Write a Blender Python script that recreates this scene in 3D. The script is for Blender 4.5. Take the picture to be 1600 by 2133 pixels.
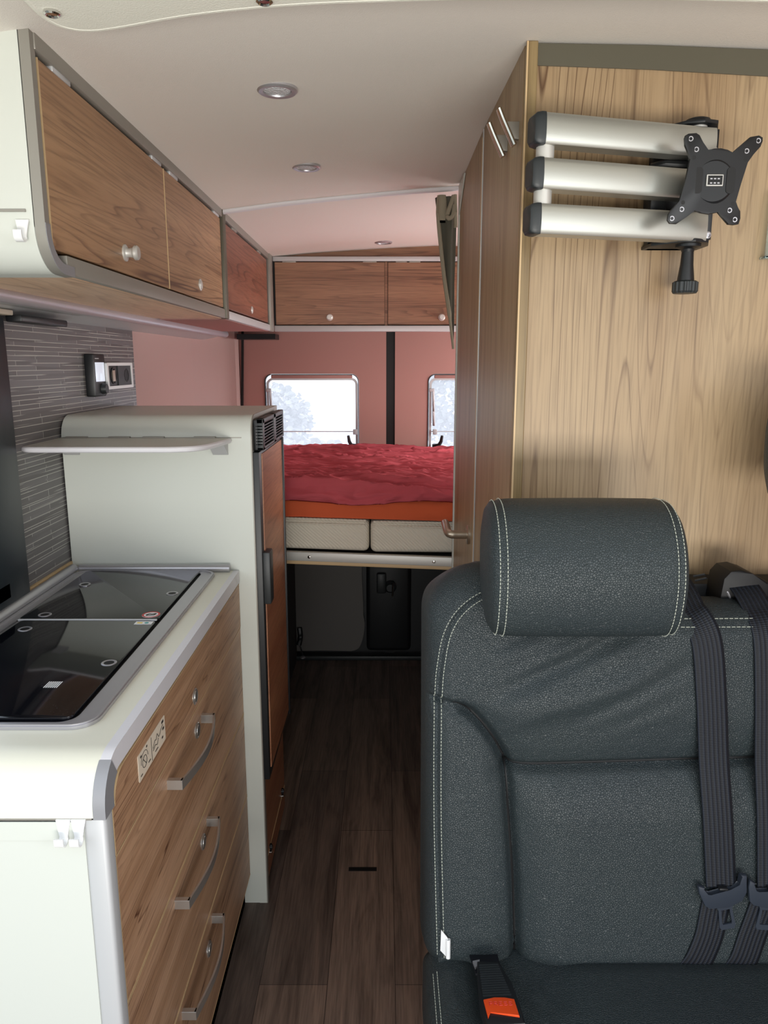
import bpy, bmesh, math, random
from mathutils import Vector, Matrix, noise
random.seed(7)
PI = math.pi
S = bpy.context.scene
for o in list(bpy.data.objects): bpy.data.objects.remove(o)

# ---------------------------------------------------------------- camera, light
cam_d = bpy.data.cameras.new('camera'); cam = bpy.data.objects.new('camera', cam_d)
S.collection.objects.link(cam); S.camera = cam
cam.location = (0, 0, 1.42)
cam_d.sensor_fit = 'VERTICAL'; cam_d.sensor_height = 36.0
cam_d.lens = 36.0 * 1540 / 2133
cam.rotation_euler = (PI/2 - math.atan(311/1540), 0, 0)
cam_d.clip_start = 0.02
S.view_settings.view_transform = 'Standard'; S.view_settings.look = 'None'
S.view_settings.gamma = 1; S.view_settings.use_curve_mapping = False
S.view_settings.exposure = 0.0

w = bpy.data.worlds.new('world'); S.world = w; w.use_nodes = True
nt = w.node_tree; nt.nodes.clear()
wo = nt.nodes.new('ShaderNodeOutputWorld'); wb = nt.nodes.new('ShaderNodeBackground')
tc = nt.nodes.new('ShaderNodeTexCoord'); sx = nt.nodes.new('ShaderNodeSeparateXYZ')
cr = nt.nodes.new('ShaderNodeValToRGB')
nt.links.new(tc.outputs['Generated'], sx.inputs[0]); nt.links.new(sx.outputs[2], cr.inputs[0])
cr.color_ramp.elements[0].position = 0.0; cr.color_ramp.elements[0].color = (0.93, 0.96, 1.0, 1)
cr.color_ramp.elements[1].position = 0.6; cr.color_ramp.elements[1].color = (0.72, 0.84, 1.0, 1)
nt.links.new(cr.outputs[0], wb.inputs[0]); wb.inputs[1].default_value = 1.35
nt.links.new(wb.outputs[0], wo.inputs[0])

def area(name, loc, direction, sx_, sy_, power, col=(1, 1, 1)):
    d = bpy.data.lights.new(name, 'AREA'); d.shape = 'RECTANGLE'; d.size = sx_; d.size_y = sy_
    d.energy = power; d.color = col
    o = bpy.data.objects.new(name, d); S.collection.objects.link(o)
    o.location = loc; o.rotation_euler = Vector(direction).to_track_quat('-Z', 'Y').to_euler()
    return o
area('ceiling_fill', (0.25, -1.5, 0.7), (0.03, 1, 1.7), 1.6, 0.8, 82, (1, 0.965, 0.90))  # added fill lamp, low behind the camera, aimed up to brighten the ceiling
area('sliding_door_daylight', (-1.5, 0.1, 1.5), (1, 0.35, -0.15), 1.2, 1.5, 6, (0.95, 1.0, 0.93))
area('cab_window_daylight', (1.25, -0.3, 1.5), (-1, 0.45, -0.1), 0.8, 0.7, 8, (0.95, 0.98, 1.0))
area('bed_bounce_fill', (0.99, 2.85, 1.32), (-1, 0, -0.35), 0.8, 0.42, 13, (1, 0.97, 0.95))  # added lamp at an unseen side window, for red bounce off the duvet

sd = bpy.data.lights.new('sun', 'SUN'); sd.energy = 2.6; sd.angle = .15; sd.color = (1, .97, .93)
so = bpy.data.objects.new('sun', sd); S.collection.objects.link(so); so.location = (3, 8, 9)
so.rotation_euler = Vector((-.30, -.75, -1)).to_track_quat('-Z', 'Y').to_euler()

# ---------------------------------------------------------------- materials
def lin(c):
    return tuple(((v/255)/12.92 if v/255 <= .04045 else ((v/255+.055)/1.055)**2.4) for v in c) + (1,)
def base(name, col, rough=0.5, metal=0.0, spec=0.5):
    m = bpy.data.materials.new(name); m.use_nodes = True
    b = m.node_tree.nodes['Principled BSDF']
    b.inputs['Base Color'].default_value = lin(col); b.inputs['Roughness'].default_value = rough
    b.inputs['Metallic'].default_value = metal; b.inputs['Specular IOR Level'].default_value = spec
    return m, m.node_tree, b
def N(t, kind, **kw):
    n = t.nodes.new(kind)
    for k, v in kw.items(): setattr(n, k, v)
    return n
def ramp(t, src, stops):
    r = N(t, 'ShaderNodeValToRGB'); e = r.color_ramp.elements
    while len(e) < len(stops): e.new(0.5)
    for q, (p, c) in zip(e, stops):
        q.position = p; q.color = c if len(c) == 4 else lin(c)
    t.links.new(src, r.inputs[0]); return r.outputs[0]
def mix(t, fac, a, b, mode='MIX'):
    m = N(t, 'ShaderNodeMix', data_type='RGBA', blend_type=mode)
    for i, v in ((0, fac), (6, a), (7, b)):
        if isinstance(v, (int, float)): m.inputs[i].default_value = v
        elif isinstance(v, tuple): m.inputs[i].default_value = v
        else: t.links.new(v, m.inputs[i])
    return m.outputs[2]
def mathn(t, op, a, b=None):
    m = N(t, 'ShaderNodeMath', operation=op)
    for i, v in ((0, a), (1, b)):
        if v is None: continue
        if isinstance(v, (int, float)): m.inputs[i].default_value = v
        else: t.links.new(v, m.inputs[i])
    return m.outputs[0]
def N_lum(t, col):
    n = N(t, 'ShaderNodeRGBToBW'); t.links.new(col, n.inputs[0]); return n.outputs[0]
def coords(t, scale, kind='Object', loc=(0, 0, 0)):
    tcn = N(t, 'ShaderNodeTexCoord'); mp = N(t, 'ShaderNodeMapping')
    mp.inputs['Scale'].default_value = scale; mp.inputs['Location'].default_value = loc
    t.links.new(tcn.outputs[kind], mp.inputs[0]); return mp.outputs[0]
def tnoise(t, vec, scale=1, detail=3, rough=.5, dist=0):
    n = N(t, 'ShaderNodeTexNoise'); n.inputs['Scale'].default_value = scale
    n.inputs['Detail'].default_value = detail; n.inputs['Roughness'].default_value = rough
    n.inputs['Distortion'].default_value = dist
    t.links.new(vec, n.inputs['Vector']); return n.outputs[0]
def bump(t, b, h, strength=.3, dist=.001):
    bn = N(t, 'ShaderNodeBump'); bn.inputs['Strength'].default_value = strength
    bn.inputs['Distance'].default_value = dist
    t.links.new(h, bn.inputs['Height']); t.links.new(bn.outputs[0], b.inputs['Normal'])

def wood(name, axis, light, mid, dark, rough=.42, rings=9, sc=1.0, line=.55, loc=(0, 0, 0), wide=5.5, sharp=0):
    m, t, b = base(name, mid, rough)
    lo, hi, f1, f2 = .42*sc, wide*sc, 9*sc, 260*sc
    v = [hi, hi, hi]; v[axis] = lo
    g = [f2, f2, f2]; g[axis] = f1
    n1 = tnoise(t, coords(t, tuple(v), loc=loc), 1, 2.5, .45, .15)
    ring = mathn(t, 'FRACT', mathn(t, 'MULTIPLY', n1, rings*3.4))
    lines = ramp(t, ring, [(0, (0, 0, 0, 1)), (.62+.2*sharp, (.06, .06, .06, 1)), (.93, (1, 1, 1, 1)), (1, (0, 0, 0, 1))])
    broad = tnoise(t, coords(t, tuple(x*1.7 for x in v), loc=(3, 5, 2)), 1, 3, .5)
    fib = tnoise(t, coords(t, tuple(g)), 1, 2, .5)
    c = mix(t, ramp(t, broad, [(.35, (0, 0, 0, 1)), (.68, (1, 1, 1, 1))]), lin(light), lin(mid))
    sel = tnoise(t, coords(t, tuple(x*1.1 for x in v), loc=(7, 1, 4)), 1, 2, .5)
    lm = mathn(t, 'MULTIPLY', N_lum(t, lines), line*1.5)
    lm = mathn(t, 'MULTIPLY', lm, N_lum(t, ramp(t, sel, [(.38, (.25, .25, .25, 1)), (.62, (1, 1, 1, 1))])))
    lm = mathn(t, 'MULTIPLY', lm, N_lum(t, ramp(t, broad, [(.3, (.35, .35, .35, 1)), (.6, (1, 1, 1, 1))])))
    c = mix(t, lm, c, lin(dark))
    c = mix(t, .55, c, ramp(t, fib, [(.3, (.55, .52, .5, 1)), (.55, (1, 1, 1, 1)), (.8, (1.0, 1.0, 1.0, 1))]), 'MULTIPLY')
    t.links.new(c, b.inputs['Base Color'])
    bump(t, b, fib, .12, .0004)
    return m

M = {}
LW = ((174, 150, 117), (152, 124, 91), (90, 62, 40))
CW = ((184, 146, 110), (160, 122, 88), (92, 60, 40))
M['wood_wardrobe'] = wood('wardrobe_wood', 2, *LW, rings=11, sc=1.0, wide=4.6, loc=(1.3, 0, .2), line=.75, sharp=1)
M['wood_side'] = wood('wardrobe_side_wood', 2, *LW, rings=8, line=.4, wide=9)
M['wood_edge'] = wood('wardrobe_edge_wood', 2, (158, 136, 96), (134, 112, 76), (100, 76, 44), rings=3)
M['wood_cab'] = wood('cabinet_wood', 1, *CW, rings=9, wide=8, line=.7, sharp=.4)
M['wood_drawer'] = wood('drawer_wood', 1, (196, 156, 124), (170, 130, 98), (100, 64, 44), rings=8, sc=1.2, wide=13, line=.75, sharp=.6)
M['wood_fridge'] = wood('fridge_wood', 1, (178, 122, 88), (156, 98, 68), (104, 60, 40), rings=7, sc=1.2, wide=6)
M['wood_rear'] = wood('rear_cabinet_wood', 0, (160, 118, 90), (132, 92, 68), (70, 44, 32), rings=9, sc=1.2, wide=9)
M['wood_under_lit'] = wood('underside_wood_lit', 1, (238, 204, 172), (222, 184, 150), (150, 108, 76), rings=5, line=.3)  # paler than the cabinet wood: worktop bounce put into the colour

M['white'] = base('white_laminate', (206, 209, 201), .38)[0]
M['cream'] = base('cream_worktop', (226, 224, 208), .28)[0]
def mk(name, col, r=.5, me=0, sp=.5): M[name] = base(name, col, r, me, sp)[0]
mk('grey_trim', (150, 146, 138), .45, .35); mk('alu', (196, 194, 190), .32, .85)
mk('alu_matte', (205, 203, 198), .45, .45); mk('pale_trim', (196, 197, 198), .4, .2)
mk('steel', (186, 184, 188), .36, .7); mk('chrome', (215, 213, 210), .14, 1.0)
mk('black_plastic', (22, 24, 27), .42); mk('dark_plastic', (40, 44, 46), .45)
mk('black', (10, 10, 12), .6); mk('gold_edge', (206, 176, 134), .5)
mk('strip_dark', (96, 92, 78), .5, .3); mk('white_plastic', (232, 232, 232), .35)
mk('grey_plastic', (188, 188, 190), .4); mk('rail', (186, 178, 184), .35, .3)
mk('orange', (235, 78, 26), .4); mk('red', (196, 48, 48), .5); mk('ink', (48, 44, 42), .6)
mk('paper', (222, 208, 188), .6); mk('lens_white', (226, 228, 232), .25)
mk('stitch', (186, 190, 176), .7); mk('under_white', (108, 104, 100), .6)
mk('lever', (190, 176, 158), .3, .8); mk('navy_plastic', (46, 52, 62), .38)
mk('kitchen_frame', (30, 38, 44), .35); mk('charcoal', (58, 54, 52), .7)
mk('cap_grey', (146, 146, 150), .45, .2); mk('edge_white', (222, 220, 224), .35)
mk('teal', (70, 160, 160), .5); mk('yellow', (230, 200, 80), .5)

# fabrics
def fabric(name, col, sc=900, st=.35, col2=None, rough=.95):
    m, t, b = base(name, col, rough, 0, .2)
    n = tnoise(t, coords(t, (sc, sc, sc)), 1, 2, .6)
    bump(t, b, n, st, .001)
    if col2:
        n2 = tnoise(t, coords(t, (3, 3, 3)), 1, 3)
        t.links.new(mix(t, n2, lin(col), lin(col2)), b.inputs['Base Color'])
    return m
M['ceiling'] = fabric('ceiling_fabric', (232, 226, 218), 500, .5)
M['liner'] = fabric('headliner_fabric', (238, 236, 224), 420, .6)
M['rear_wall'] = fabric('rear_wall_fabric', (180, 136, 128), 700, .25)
M['side_wall'] = fabric('side_wall_fabric', (186, 156, 150), 700, .25)
M['duvet'] = fabric('duvet_cotton', (198, 92, 100), 900, .25, (182, 76, 86))
M['sheet'] = fabric('jersey_sheet', (212, 98, 62), 1200, .3)
M['curtain'] = fabric('curtain_fabric', (150, 142, 124), 900, .3)
M['curtain_dark'] = fabric('curtain_lining', (88, 86, 76), 900, .3)
# mattress cover: diagonal weave
m, t, b = base('mattress_cover', (224, 216, 200), .9, 0, .2)
wv = N(t, 'ShaderNodeTexWave', bands_direction='DIAGONAL'); wv.inputs['Scale'].default_value = 60
wv.inputs['Distortion'].default_value = .5; t.links.new(coords(t, (1, 1, 1)), wv.inputs[0]); bump(t, b, wv.outputs[1], .6, .002)
M['mattress'] = m
# leather
m, t, b = base('grey_leather', (66, 76, 78), .46, 0, .5)
cv = coords(t, (1, 1, 1))
vo = N(t, 'ShaderNodeTexVoronoi', feature='DISTANCE_TO_EDGE'); vo.inputs['Scale'].default_value = 340
t.links.new(cv, vo.inputs['Vector'])
peb = N_lum(t, ramp(t, vo.outputs[0], [(0, (0, 0, 0, 1)), (.12, (.75, .75, .75, 1)), (.4, (1, 1, 1, 1))]))
n = tnoise(t, cv, 60, 2); h = mathn(t, 'ADD', peb, mathn(t, 'MULTIPLY', n, .5)); bump(t, b, h, .65, .0011)
n3 = tnoise(t, cv, 5, 3)
t.links.new(mix(t, n3, lin((33, 42, 47)), lin((41, 50, 51))), b.inputs['Base Color'])
M['leather'] = m
# webbing (ribs run along the strap, uv u across)
m, t, b = base('belt_webbing', (38, 44, 56), .6, 0, .35)
uv = N(t, 'ShaderNodeTexCoord'); sp_ = N(t, 'ShaderNodeSeparateXYZ'); t.links.new(uv.outputs['UV'], sp_.inputs[0])
st = mathn(t, 'SINE', mathn(t, 'MULTIPLY', sp_.outputs[0], 2*PI*7)); st2 = mathn(t, 'SINE', mathn(t, 'MULTIPLY', sp_.outputs[1], 2*PI*380))
t.links.new(ramp(t, st, [(0, (12, 15, 22)), (1, (26, 32, 43))]), b.inputs['Base Color'])
bump(t, b, mathn(t, 'ADD', st, mathn(t, 'MULTIPLY', st2, .5)), .5, .0006)
M['webbing'] = m
# floor planks (length along y)
m, t, b = base('vinyl_planks', (96, 82, 74), .42, 0, .4)
cn = N(t, 'ShaderNodeTexCoord'); s3 = N(t, 'ShaderNodeSeparateXYZ'); cb = N(t, 'ShaderNodeCombineXYZ')
t.links.new(cn.outputs['Object'], s3.inputs[0]); t.links.new(s3.outputs[1], cb.inputs[0]); t.links.new(s3.outputs[0], cb.inputs[1])
mp = N(t, 'ShaderNodeMapping'); mp.inputs['Location'].default_value = (.37, .132, 0); t.links.new(cb.outputs[0], mp.inputs[0])
bk = N(t, 'ShaderNodeTexBrick'); bk.offset = .37; bk.offset_frequency = 2; bk.squash = 1
for k, v in (('Scale', 1), ('Mortar Size', .0008), ('Mortar Smooth', .3), ('Bias', 0), ('Brick Width', .92), ('Row Height', .158)): bk.inputs[k].default_value = v
t.links.new(mp.outputs[0], bk.inputs['Vector'])
bk.inputs['Color1'].default_value = lin((150, 127, 112)); bk.inputs['Color2'].default_value = lin((108, 93, 85)); bk.inputs['Mortar'].default_value = lin((50, 42, 38))
gr = tnoise(t, coords(t, (26, 1.6, 26)), 1, 5, .6, .8); fg = tnoise(t, coords(t, (240, 9, 200)), 1, 2)
kn = tnoise(t, coords(t, (9, 2.2, 9)), 1, 4, .6, 1.2)
c = mix(t, 1, bk.outputs[0], ramp(t, gr, [(.3, (.42, .40, .40, 1)), (.5, (.9, .9, .9, 1)), (.72, (1.25, 1.2, 1.15, 1))]), 'MULTIPLY')
c = mix(t, .6, c, ramp(t, fg, [(.3, (.55, .55, .55, 1)), (.6, (1.1, 1.1, 1.1, 1))]), 'MULTIPLY')
c = mix(t, .7, c, ramp(t, kn, [(.28, (.45, .42, .4, 1)), (.45, (1, 1, 1, 1))]), 'MULTIPLY')
t.links.new(c, b.inputs['Base Color']); bump(t, b, gr, .15, .0006); M['floor'] = m
# splashback strips (y along, z up)
m, t, b = base('splashback_strips', (92, 88, 88), .4, 0, .5)
cn = N(t, 'ShaderNodeTexCoord'); s3 = N(t, 'ShaderNodeSeparateXYZ'); cb = N(t, 'ShaderNodeCombineXYZ')
t.links.new(cn.outputs['Object'], s3.inputs[0]); t.links.new(s3.outputs[1], cb.inputs[0]); t.links.new(s3.outputs[2], cb.inputs[1])
outs = []
for i, (bw, rh, off) in enumerate(((.31, .0165, .37), (.23, .0102, .61))):
    mp = N(t, 'ShaderNodeMapping'); mp.inputs['Location'].default_value = (.13*i, .004*i, 0); t.links.new(cb.outputs[0], mp.inputs[0])
    bk = N(t, 'ShaderNodeTexBrick'); bk.offset = off; bk.offset_frequency = 2
    for k, v in (('Scale', 1), ('Mortar Size', .0007), ('Mortar Smooth', .2), ('Bias', -.1), ('Brick Width', bw), ('Row Height', rh)): bk.inputs[k].default_value = v
    bk.inputs['Color1'].default_value = lin((112, 109, 110)); bk.inputs['Color2'].default_value = lin((88, 84, 84)); bk.inputs['Mortar'].default_value = lin((190, 188, 180))
    t.links.new(mp.outputs[0], bk.inputs['Vector']); outs.append(bk)
ns = tnoise(t, coords(t, (1, 3, 70)), 1, 1); nm = ramp(t, ns, [(.47, (0, 0, 0, 1)), (.53, (1, 1, 1, 1))])
t.links.new(mix(t, N_lum(t, nm), outs[0].outputs[0], outs[1].outputs[0]), b.inputs['Base Color']); M['tile'] = m
# hob glass with dust
m, t, b = base('hob_glass', (10, 11, 14), .07, 0, .6)
nz = tnoise(t, coords(t, (260, 260, 260)), 1, 4, .75); n4 = tnoise(t, coords(t, (7, 7, 7)), 1, 3)
du = mathn(t, 'MULTIPLY', N_lum(t, ramp(t, nz, [(.62, (0, 0, 0, 1)), (.72, (1, 1, 1, 1))])), N_lum(t, ramp(t, n4, [(.48, (0, 0, 0, 1)), (.7, (1, 1, 1, 1))])))
t.links.new(mix(t, mathn(t, 'MULTIPLY', du, .4), lin((12, 13, 18)), lin((150, 156, 176))), b.inputs['Base Color'])
t.links.new(mathn(t, 'ADD', mathn(t, 'MULTIPLY', du, .5), .07), b.inputs['Roughness']); M['glass_lid'] = m
# brushed arms
m, t, b = base('brushed_aluminium', (184, 184, 176), .36, .75)
n = tnoise(t, coords(t, (12, 600, 600)), 1, 2); bump(t, b, n, .1, .0003); M['brushed'] = m
# window acrylic: slightly milky
m = bpy.data.materials.new('window_acrylic'); m.use_nodes = True; t = m.node_tree; t.nodes.clear()
o_ = N(t, 'ShaderNodeOutputMaterial'); tr = N(t, 'ShaderNodeBsdfTransparent'); tl = N(t, 'ShaderNodeBsdfTranslucent'); gl = N(t, 'ShaderNodeBsdfGlossy')
tl.inputs[0].default_value = (.92, .94, 1, 1); gl.inputs['Roughness'].default_value = .05
m1 = N(t, 'ShaderNodeMixShader'); m2 = N(t, 'ShaderNodeMixShader'); m1.inputs[0].default_value = .26; m2.inputs[0].default_value = .008
t.links.new(tr.outputs[0], m1.inputs[1]); t.links.new(tl.outputs[0], m1.inputs[2]); t.links.new(m1.outputs[0], m2.inputs[1]); t.links.new(gl.outputs[0], m2.inputs[2]); t.links.new(m2.outputs[0], o_.inputs[0])
M['acrylic'] = m
m = bpy.data.materials.new('clear_acrylic'); m.use_nodes = True; t = m.node_tree; b = t.nodes['Principled BSDF']
b.inputs['Base Color'].default_value = (.85, .95, .95, 1); b.inputs['Transmission Weight'].default_value = .9; b.inputs['Roughness'].default_value = .0; b.inputs['IOR'].default_value = 1.2; M['clear'] = m
# display: its glow stands in for light reflected in the LCD
m, t, b = base('display_glass', (206, 214, 226), .1); b.inputs['Emission Color'].default_value = (.8, .87, 1, 1); b.inputs['Emission Strength'].default_value = .45; M['display'] = m
# lamp lens
m, t, b = base('lamp_lens', (214, 218, 222), .2, 0, .6)
vo = N(t, 'ShaderNodeTexVoronoi'); vo.inputs['Scale'].default_value = 260; t.links.new(coords(t, (1, 1, 1)), vo.inputs['Vector']); bump(t, b, vo.outputs[0], .8, .002); M['lens'] = m
# outdoors
m, t, b = base('pale_paving', (220, 222, 226), .95)
n = tnoise(t, coords(t, (1.5, 1.5, 1.5)), 1, 5, .6); t.links.new(mix(t, n, lin((214, 218, 224)), lin((236, 236, 240))), b.inputs['Base Color']); M['paving'] = m
m, t, b = base('foliage', (150, 160, 130), .9)
n = tnoise(t, coords(t, (5, 5, 5)), 1, 5, .6); t.links.new(mix(t, n, lin((126, 140, 128)), lin((214, 206, 206))), b.inputs['Base Color']); M['foliage'] = m
mk('bark', (110, 94, 80), .9); mk('ridge', (140, 160, 170), .9)

# ---------------------------------------------------------------- mesh helpers
ORG = {}
def new(): return bmesh.new()
def box(bm, x0, x1, y0, y1, z0, z1, bev=0, seg=2):
    r = bmesh.ops.create_cube(bm, size=1)
    vs = r['verts']
    for v in vs:
        v.co = Vector(((x0+x1)/2 + v.co.x*(x1-x0), (y0+y1)/2 + v.co.y*(y1-y0), (z0+z1)/2 + v.co.z*(z1-z0)))
    if bev:
        es = list({e for v in vs for e in v.link_edges})
        bmesh.ops.bevel(bm, geom=es, offset=bev, segments=seg, profile=.5, affect='EDGES')
    return bm
def prism(bm, pts, d, bev=0):
    """extrude a planar polygon of 3D points by vector d"""
    d = Vector(d); a = [bm.verts.new(Vector(p)) for p in pts]; c = [bm.verts.new(Vector(p)+d) for p in pts]
    n = len(pts); f1 = bm.faces.new(a); f2 = bm.faces.new(list(reversed(c)))
    for i in range(n): bm.faces.new((a[i], c[i], c[(i+1) % n], a[(i+1) % n]))
    if bev:
        es = list(set(list(f1.edges)+list(f2.edges)))
        bmesh.ops.bevel(bm, geom=es, offset=bev, segments=2, profile=.5, affect='EDGES')
    return bm
def cyl(bm, p0, p1, r0, r1=None, n=24, caps=True):
    p0, p1 = Vector(p0), Vector(p1); r1 = r0 if r1 is None else r1
    q = (p1-p0).to_track_quat('Z', 'Y')
    A = [bm.verts.new(p0 + q @ Vector((r0*math.cos(2*PI*i/n), r0*math.sin(2*PI*i/n), 0))) for i in range(n)]
    B = [bm.verts.new(p1 + q @ Vector((r1*math.cos(2*PI*i/n), r1*math.sin(2*PI*i/n), 0))) for i in range(n)]
    for i in range(n): bm.faces.new((A[i], A[(i+1) % n], B[(i+1) % n], B[i]))
    if caps: bm.faces.new(list(reversed(A))); bm.faces.new(B)
    return bm
def lathe(bm, c, axis, prof, n=32):
    """prof: list of (radius, height along axis)"""
    c = Vector(c); q = Vector(axis).to_track_quat('Z', 'Y'); rings = []
    for r, h in prof:
        if r < 1e-6: rings.append([bm.verts.new(c + q @ Vector((0, 0, h)))])
        else: rings.append([bm.verts.new(c + q @ Vector((r*math.cos(2*PI*i/n), r*math.sin(2*PI*i/n), h))) for i in range(n)])
    for a, b_ in zip(rings, rings[1:]):
        if len(a) == 1 and len(b_) == 1: continue
        for i in range(n):
            j = (i+1) % n
            if len(a) == 1: bm.faces.new((a[0], b_[j], b_[i]))
            elif len(b_) == 1: bm.faces.new((a[i], a[j], b_[0]))
            else: bm.faces.new((a[i], a[j], b_[j], b_[i]))
    for ring, rev in ((rings[0], True), (rings[-1], False)):
        if len(ring) > 1: bm.faces.new(list(reversed(ring)) if rev else ring)
    return bm
def tube(bm, pts, r, n=10, closed=False):
    pts = [Vector(p) for p in pts]; rings = []; k = len(pts)
    for i, p in enumerate(pts):
        tg = (pts[(i+1) % k] - pts[i-1]) if closed else (pts[min(i+1, k-1)] - pts[max(i-1, 0)])
        q = tg.normalized().to_track_quat('Z', 'Y')
        rr = r[i] if isinstance(r, (list, tuple)) else r
        rings.append([bm.verts.new(p + q @ Vector((rr*math.cos(2*PI*j/n), rr*math.sin(2*PI*j/n), 0))) for j in range(n)])
    rng = range(k) if closed else range(k-1)
    for i in rng:
        a, b_ = rings[i], rings[(i+1) % k]
        for j in range(n): bm.faces.new((a[j], a[(j+1) % n], b_[(j+1) % n], b_[j]))
    if not closed: bm.faces.new(list(reversed(rings[0]))); bm.faces.new(rings[-1])
    return bm
def band(bm, path, t, x0, x1):
    """a strip that follows a path in the y-z plane, thickness t to its inner side, spanning x0..x1"""
    n = len(path); inner = []
    for i in range(n):
        a = Vector(path[max(i-1, 0)]); b_ = Vector(path[min(i+1, n-1)]); tg = (b_-a).normalized()
        inner.append((path[i][0] - tg[1]*t, path[i][1] + tg[0]*t))
    def ring(x): return [bm.verts.new((x, *p)) for p in path], [bm.verts.new((x, *p)) for p in inner]
    (a0, b0), (a1, b1) = ring(x0), ring(x1)
    for i in range(n-1):
        bm.faces.new((a0[i], a0[i+1], a1[i+1], a1[i])); bm.faces.new((b0[i], b1[i], b1[i+1], b0[i+1]))
        bm.faces.new((a0[i], b0[i], b0[i+1], a0[i+1])); bm.faces.new((a1[i], a1[i+1], b1[i+1], b1[i]))
    for i in (0, n-1): bm.faces.new((a0[i], a1[i], b1[i], b0[i]))
    return bm
def arc(cx, cz, r, a0, a1, n=10):
    return [(cx + r*math.cos(math.radians(a0+(a1-a0)*i/n)), cz + r*math.sin(math.radians(a0+(a1-a0)*i/n))) for i in range(n+1)]
def rrect(x0, x1, z0, z1, r, n=6):
    p = []
    for cx, cz, a in ((x1-r, z1-r, 0), (x0+r, z1-r, 90), (x0+r, z0+r, 180), (x1-r, z0+r, 270)):
        p += arc(cx, cz, r, a, a+90, n)
    return p
def spline(pts, n=12):
    pts = [Vector(p) for p in pts]; out = []
    for i in range(len(pts)-1):
        p0 = pts[max(i-1, 0)]; p1 = pts[i]; p2 = pts[i+1]; p3 = pts[min(i+2, len(pts)-1)]
        for k in range(n):
            u = k/n
            out.append(.5*((2*p1) + (p2-p0)*u + (2*p0-5*p1+4*p2-p3)*u*u + (3*p1-p0-3*p2+p3)*u**3))
    out.append(pts[-1]); return out
def grid(bm, nu, nv, fn, closed_u=False):
    vs = [[bm.verts.new(fn(i/(nu-1) if not closed_u else i/nu, j/(nv-1))) for j in range(nv)] for i in range(nu)]
    for i in range(nu if closed_u else nu-1):
        for j in range(nv-1):
            k = (i+1) % nu
            bm.faces.new((vs[i][j], vs[k][j], vs[k][j+1], vs[i][j+1]))
    return vs
def obj(name, bm, mat, parent=None, org=None, smooth=True, auto=35, label=None):
    me = bpy.data.meshes.new(name)
    if org is None:
        if parent is not None: org = ORG[parent.name]
        else:
            xs = [v.co for v in bm.verts]
            lo = Vector([min(p[i] for p in xs) for i in range(3)]); hi = Vector([max(p[i] for p in xs) for i in range(3)])
            org = Vector(((lo.x+hi.x)/2, (lo.y+hi.y)/2, lo.z))
    org = Vector(org)
    bmesh.ops.recalc_face_normals(bm, faces=bm.faces)
    for v in bm.verts: v.co -= org
    if smooth:
        for f in bm.faces: f.smooth = True
        for e in bm.edges:
            if len(e.link_faces) == 2 and e.calc_face_angle(0) > math.radians(auto): e.smooth = False
    bm.to_mesh(me); bm.free()
    o = bpy.data.objects.new(name, me); S.collection.objects.link(o)
    for mm in (mat if isinstance(mat, (list, tuple)) else [mat]): me.materials.append(mm)
    if parent is not None: o.parent = parent
    else: o.location = org
    ORG[o.name] = org
    if label: o['label'] = label
    return o
def thing(name, label, cat, loc, group=None):
    o = bpy.data.objects.new(name, None); S.collection.objects.link(o); o.location = loc
    o.empty_display_size = .05; ORG[o.name] = Vector(loc)
    o['label'] = label; o['category'] = cat
    if group: o['group'] = group
    return o
def tag(o, label, cat, group=None):
    o['label'] = label; o['category'] = cat
    if group: o['group'] = group
    return o
def struct(name, bm, mat, **k):
    o = obj(name, bm, mat, **k); o['kind'] = 'structure'; return o

# ---------------------------------------------------------------- the van body
bm = box(new(), -1.1, 1.1, -1.0, 3.46, -.04, 0); struct('floor', bm, M['floor'], org=(0, 0, 0))
# ceiling: arched, one sheet with thickness
CP = [(-.95, 1.76), (-.78, 1.805), (-.46, 1.842), (-.30, 1.858), (-.15, 1.868), (0, 1.877), (.1, 1.882), (.22, 1.887), (.4, 1.884), (.6, 1.877), (.8, 1.85), (1.02, 1.79)]
def ceil_z(x):
    for (a, za), (b_, zb) in zip(CP, CP[1:]):
        if a <= x <= b_: return za + (zb-za)*(x-a)/(b_-a)
    return CP[-1][1]
def ceil_at(x, y):
    k = max(0, min(1, (x+.46)/.66)); r = max(0, min(1, (y-1.2)/.5)) - max(0, min(1, (y-2.3)/.8))
    return ceil_z(x) + .022*k*r
bm = new()
def cf(u, v):
    x = -.95 + 1.97*u; y = .35 + 3.13*v
    return (x, y, ceil_at(x, y))
grid(bm, 60, 60, cf)
ext = bmesh.ops.extrude_face_region(bm, geom=bm.faces[:])
for v in [g for g in ext['geom'] if isinstance(g, bmesh.types.BMVert)]: v.co.z += .03
struct('ceiling', bm, M['ceiling'], org=(0, 0, 1.8))

# left wall: splashback section, lower part, window side, bed section
bm = new(); box(bm, -.80, -.762, 1.46, 2.30, .0, 1.515); struct('wall_left', bm, M['tile'], org=(-.78, 1.46, 0))
bm = new(); box(bm, -.81, -.775, 2.30, 3.30, .0, 1.56)
struct('wall_left_rear', bm, M['side_wall'])
bm = new(); box(bm, -.80, -.77, .84, 1.46, 0, .98); box(bm, -.80, -.77, .84, 1.46, 1.50, 1.56)
struct('wall_left_front', bm, M['white'])
# sloping wall above the splashback up to the cabinet
bm = prism(new(), [(-.80, .84, 1.515), (-.762, .84, 1.515), (-.69, .84, 1.545), (-.69, .84, 1.56), (-.80, .84, 1.60)], (0, 2.6, 0))
struct('wall_left_cove', bm, M['pale_trim'])
bm = new(); box(bm, -.80, -.76, .84, 3.44, 1.60, 1.86); struct('wall_left_upper', bm, M['white'])
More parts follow.
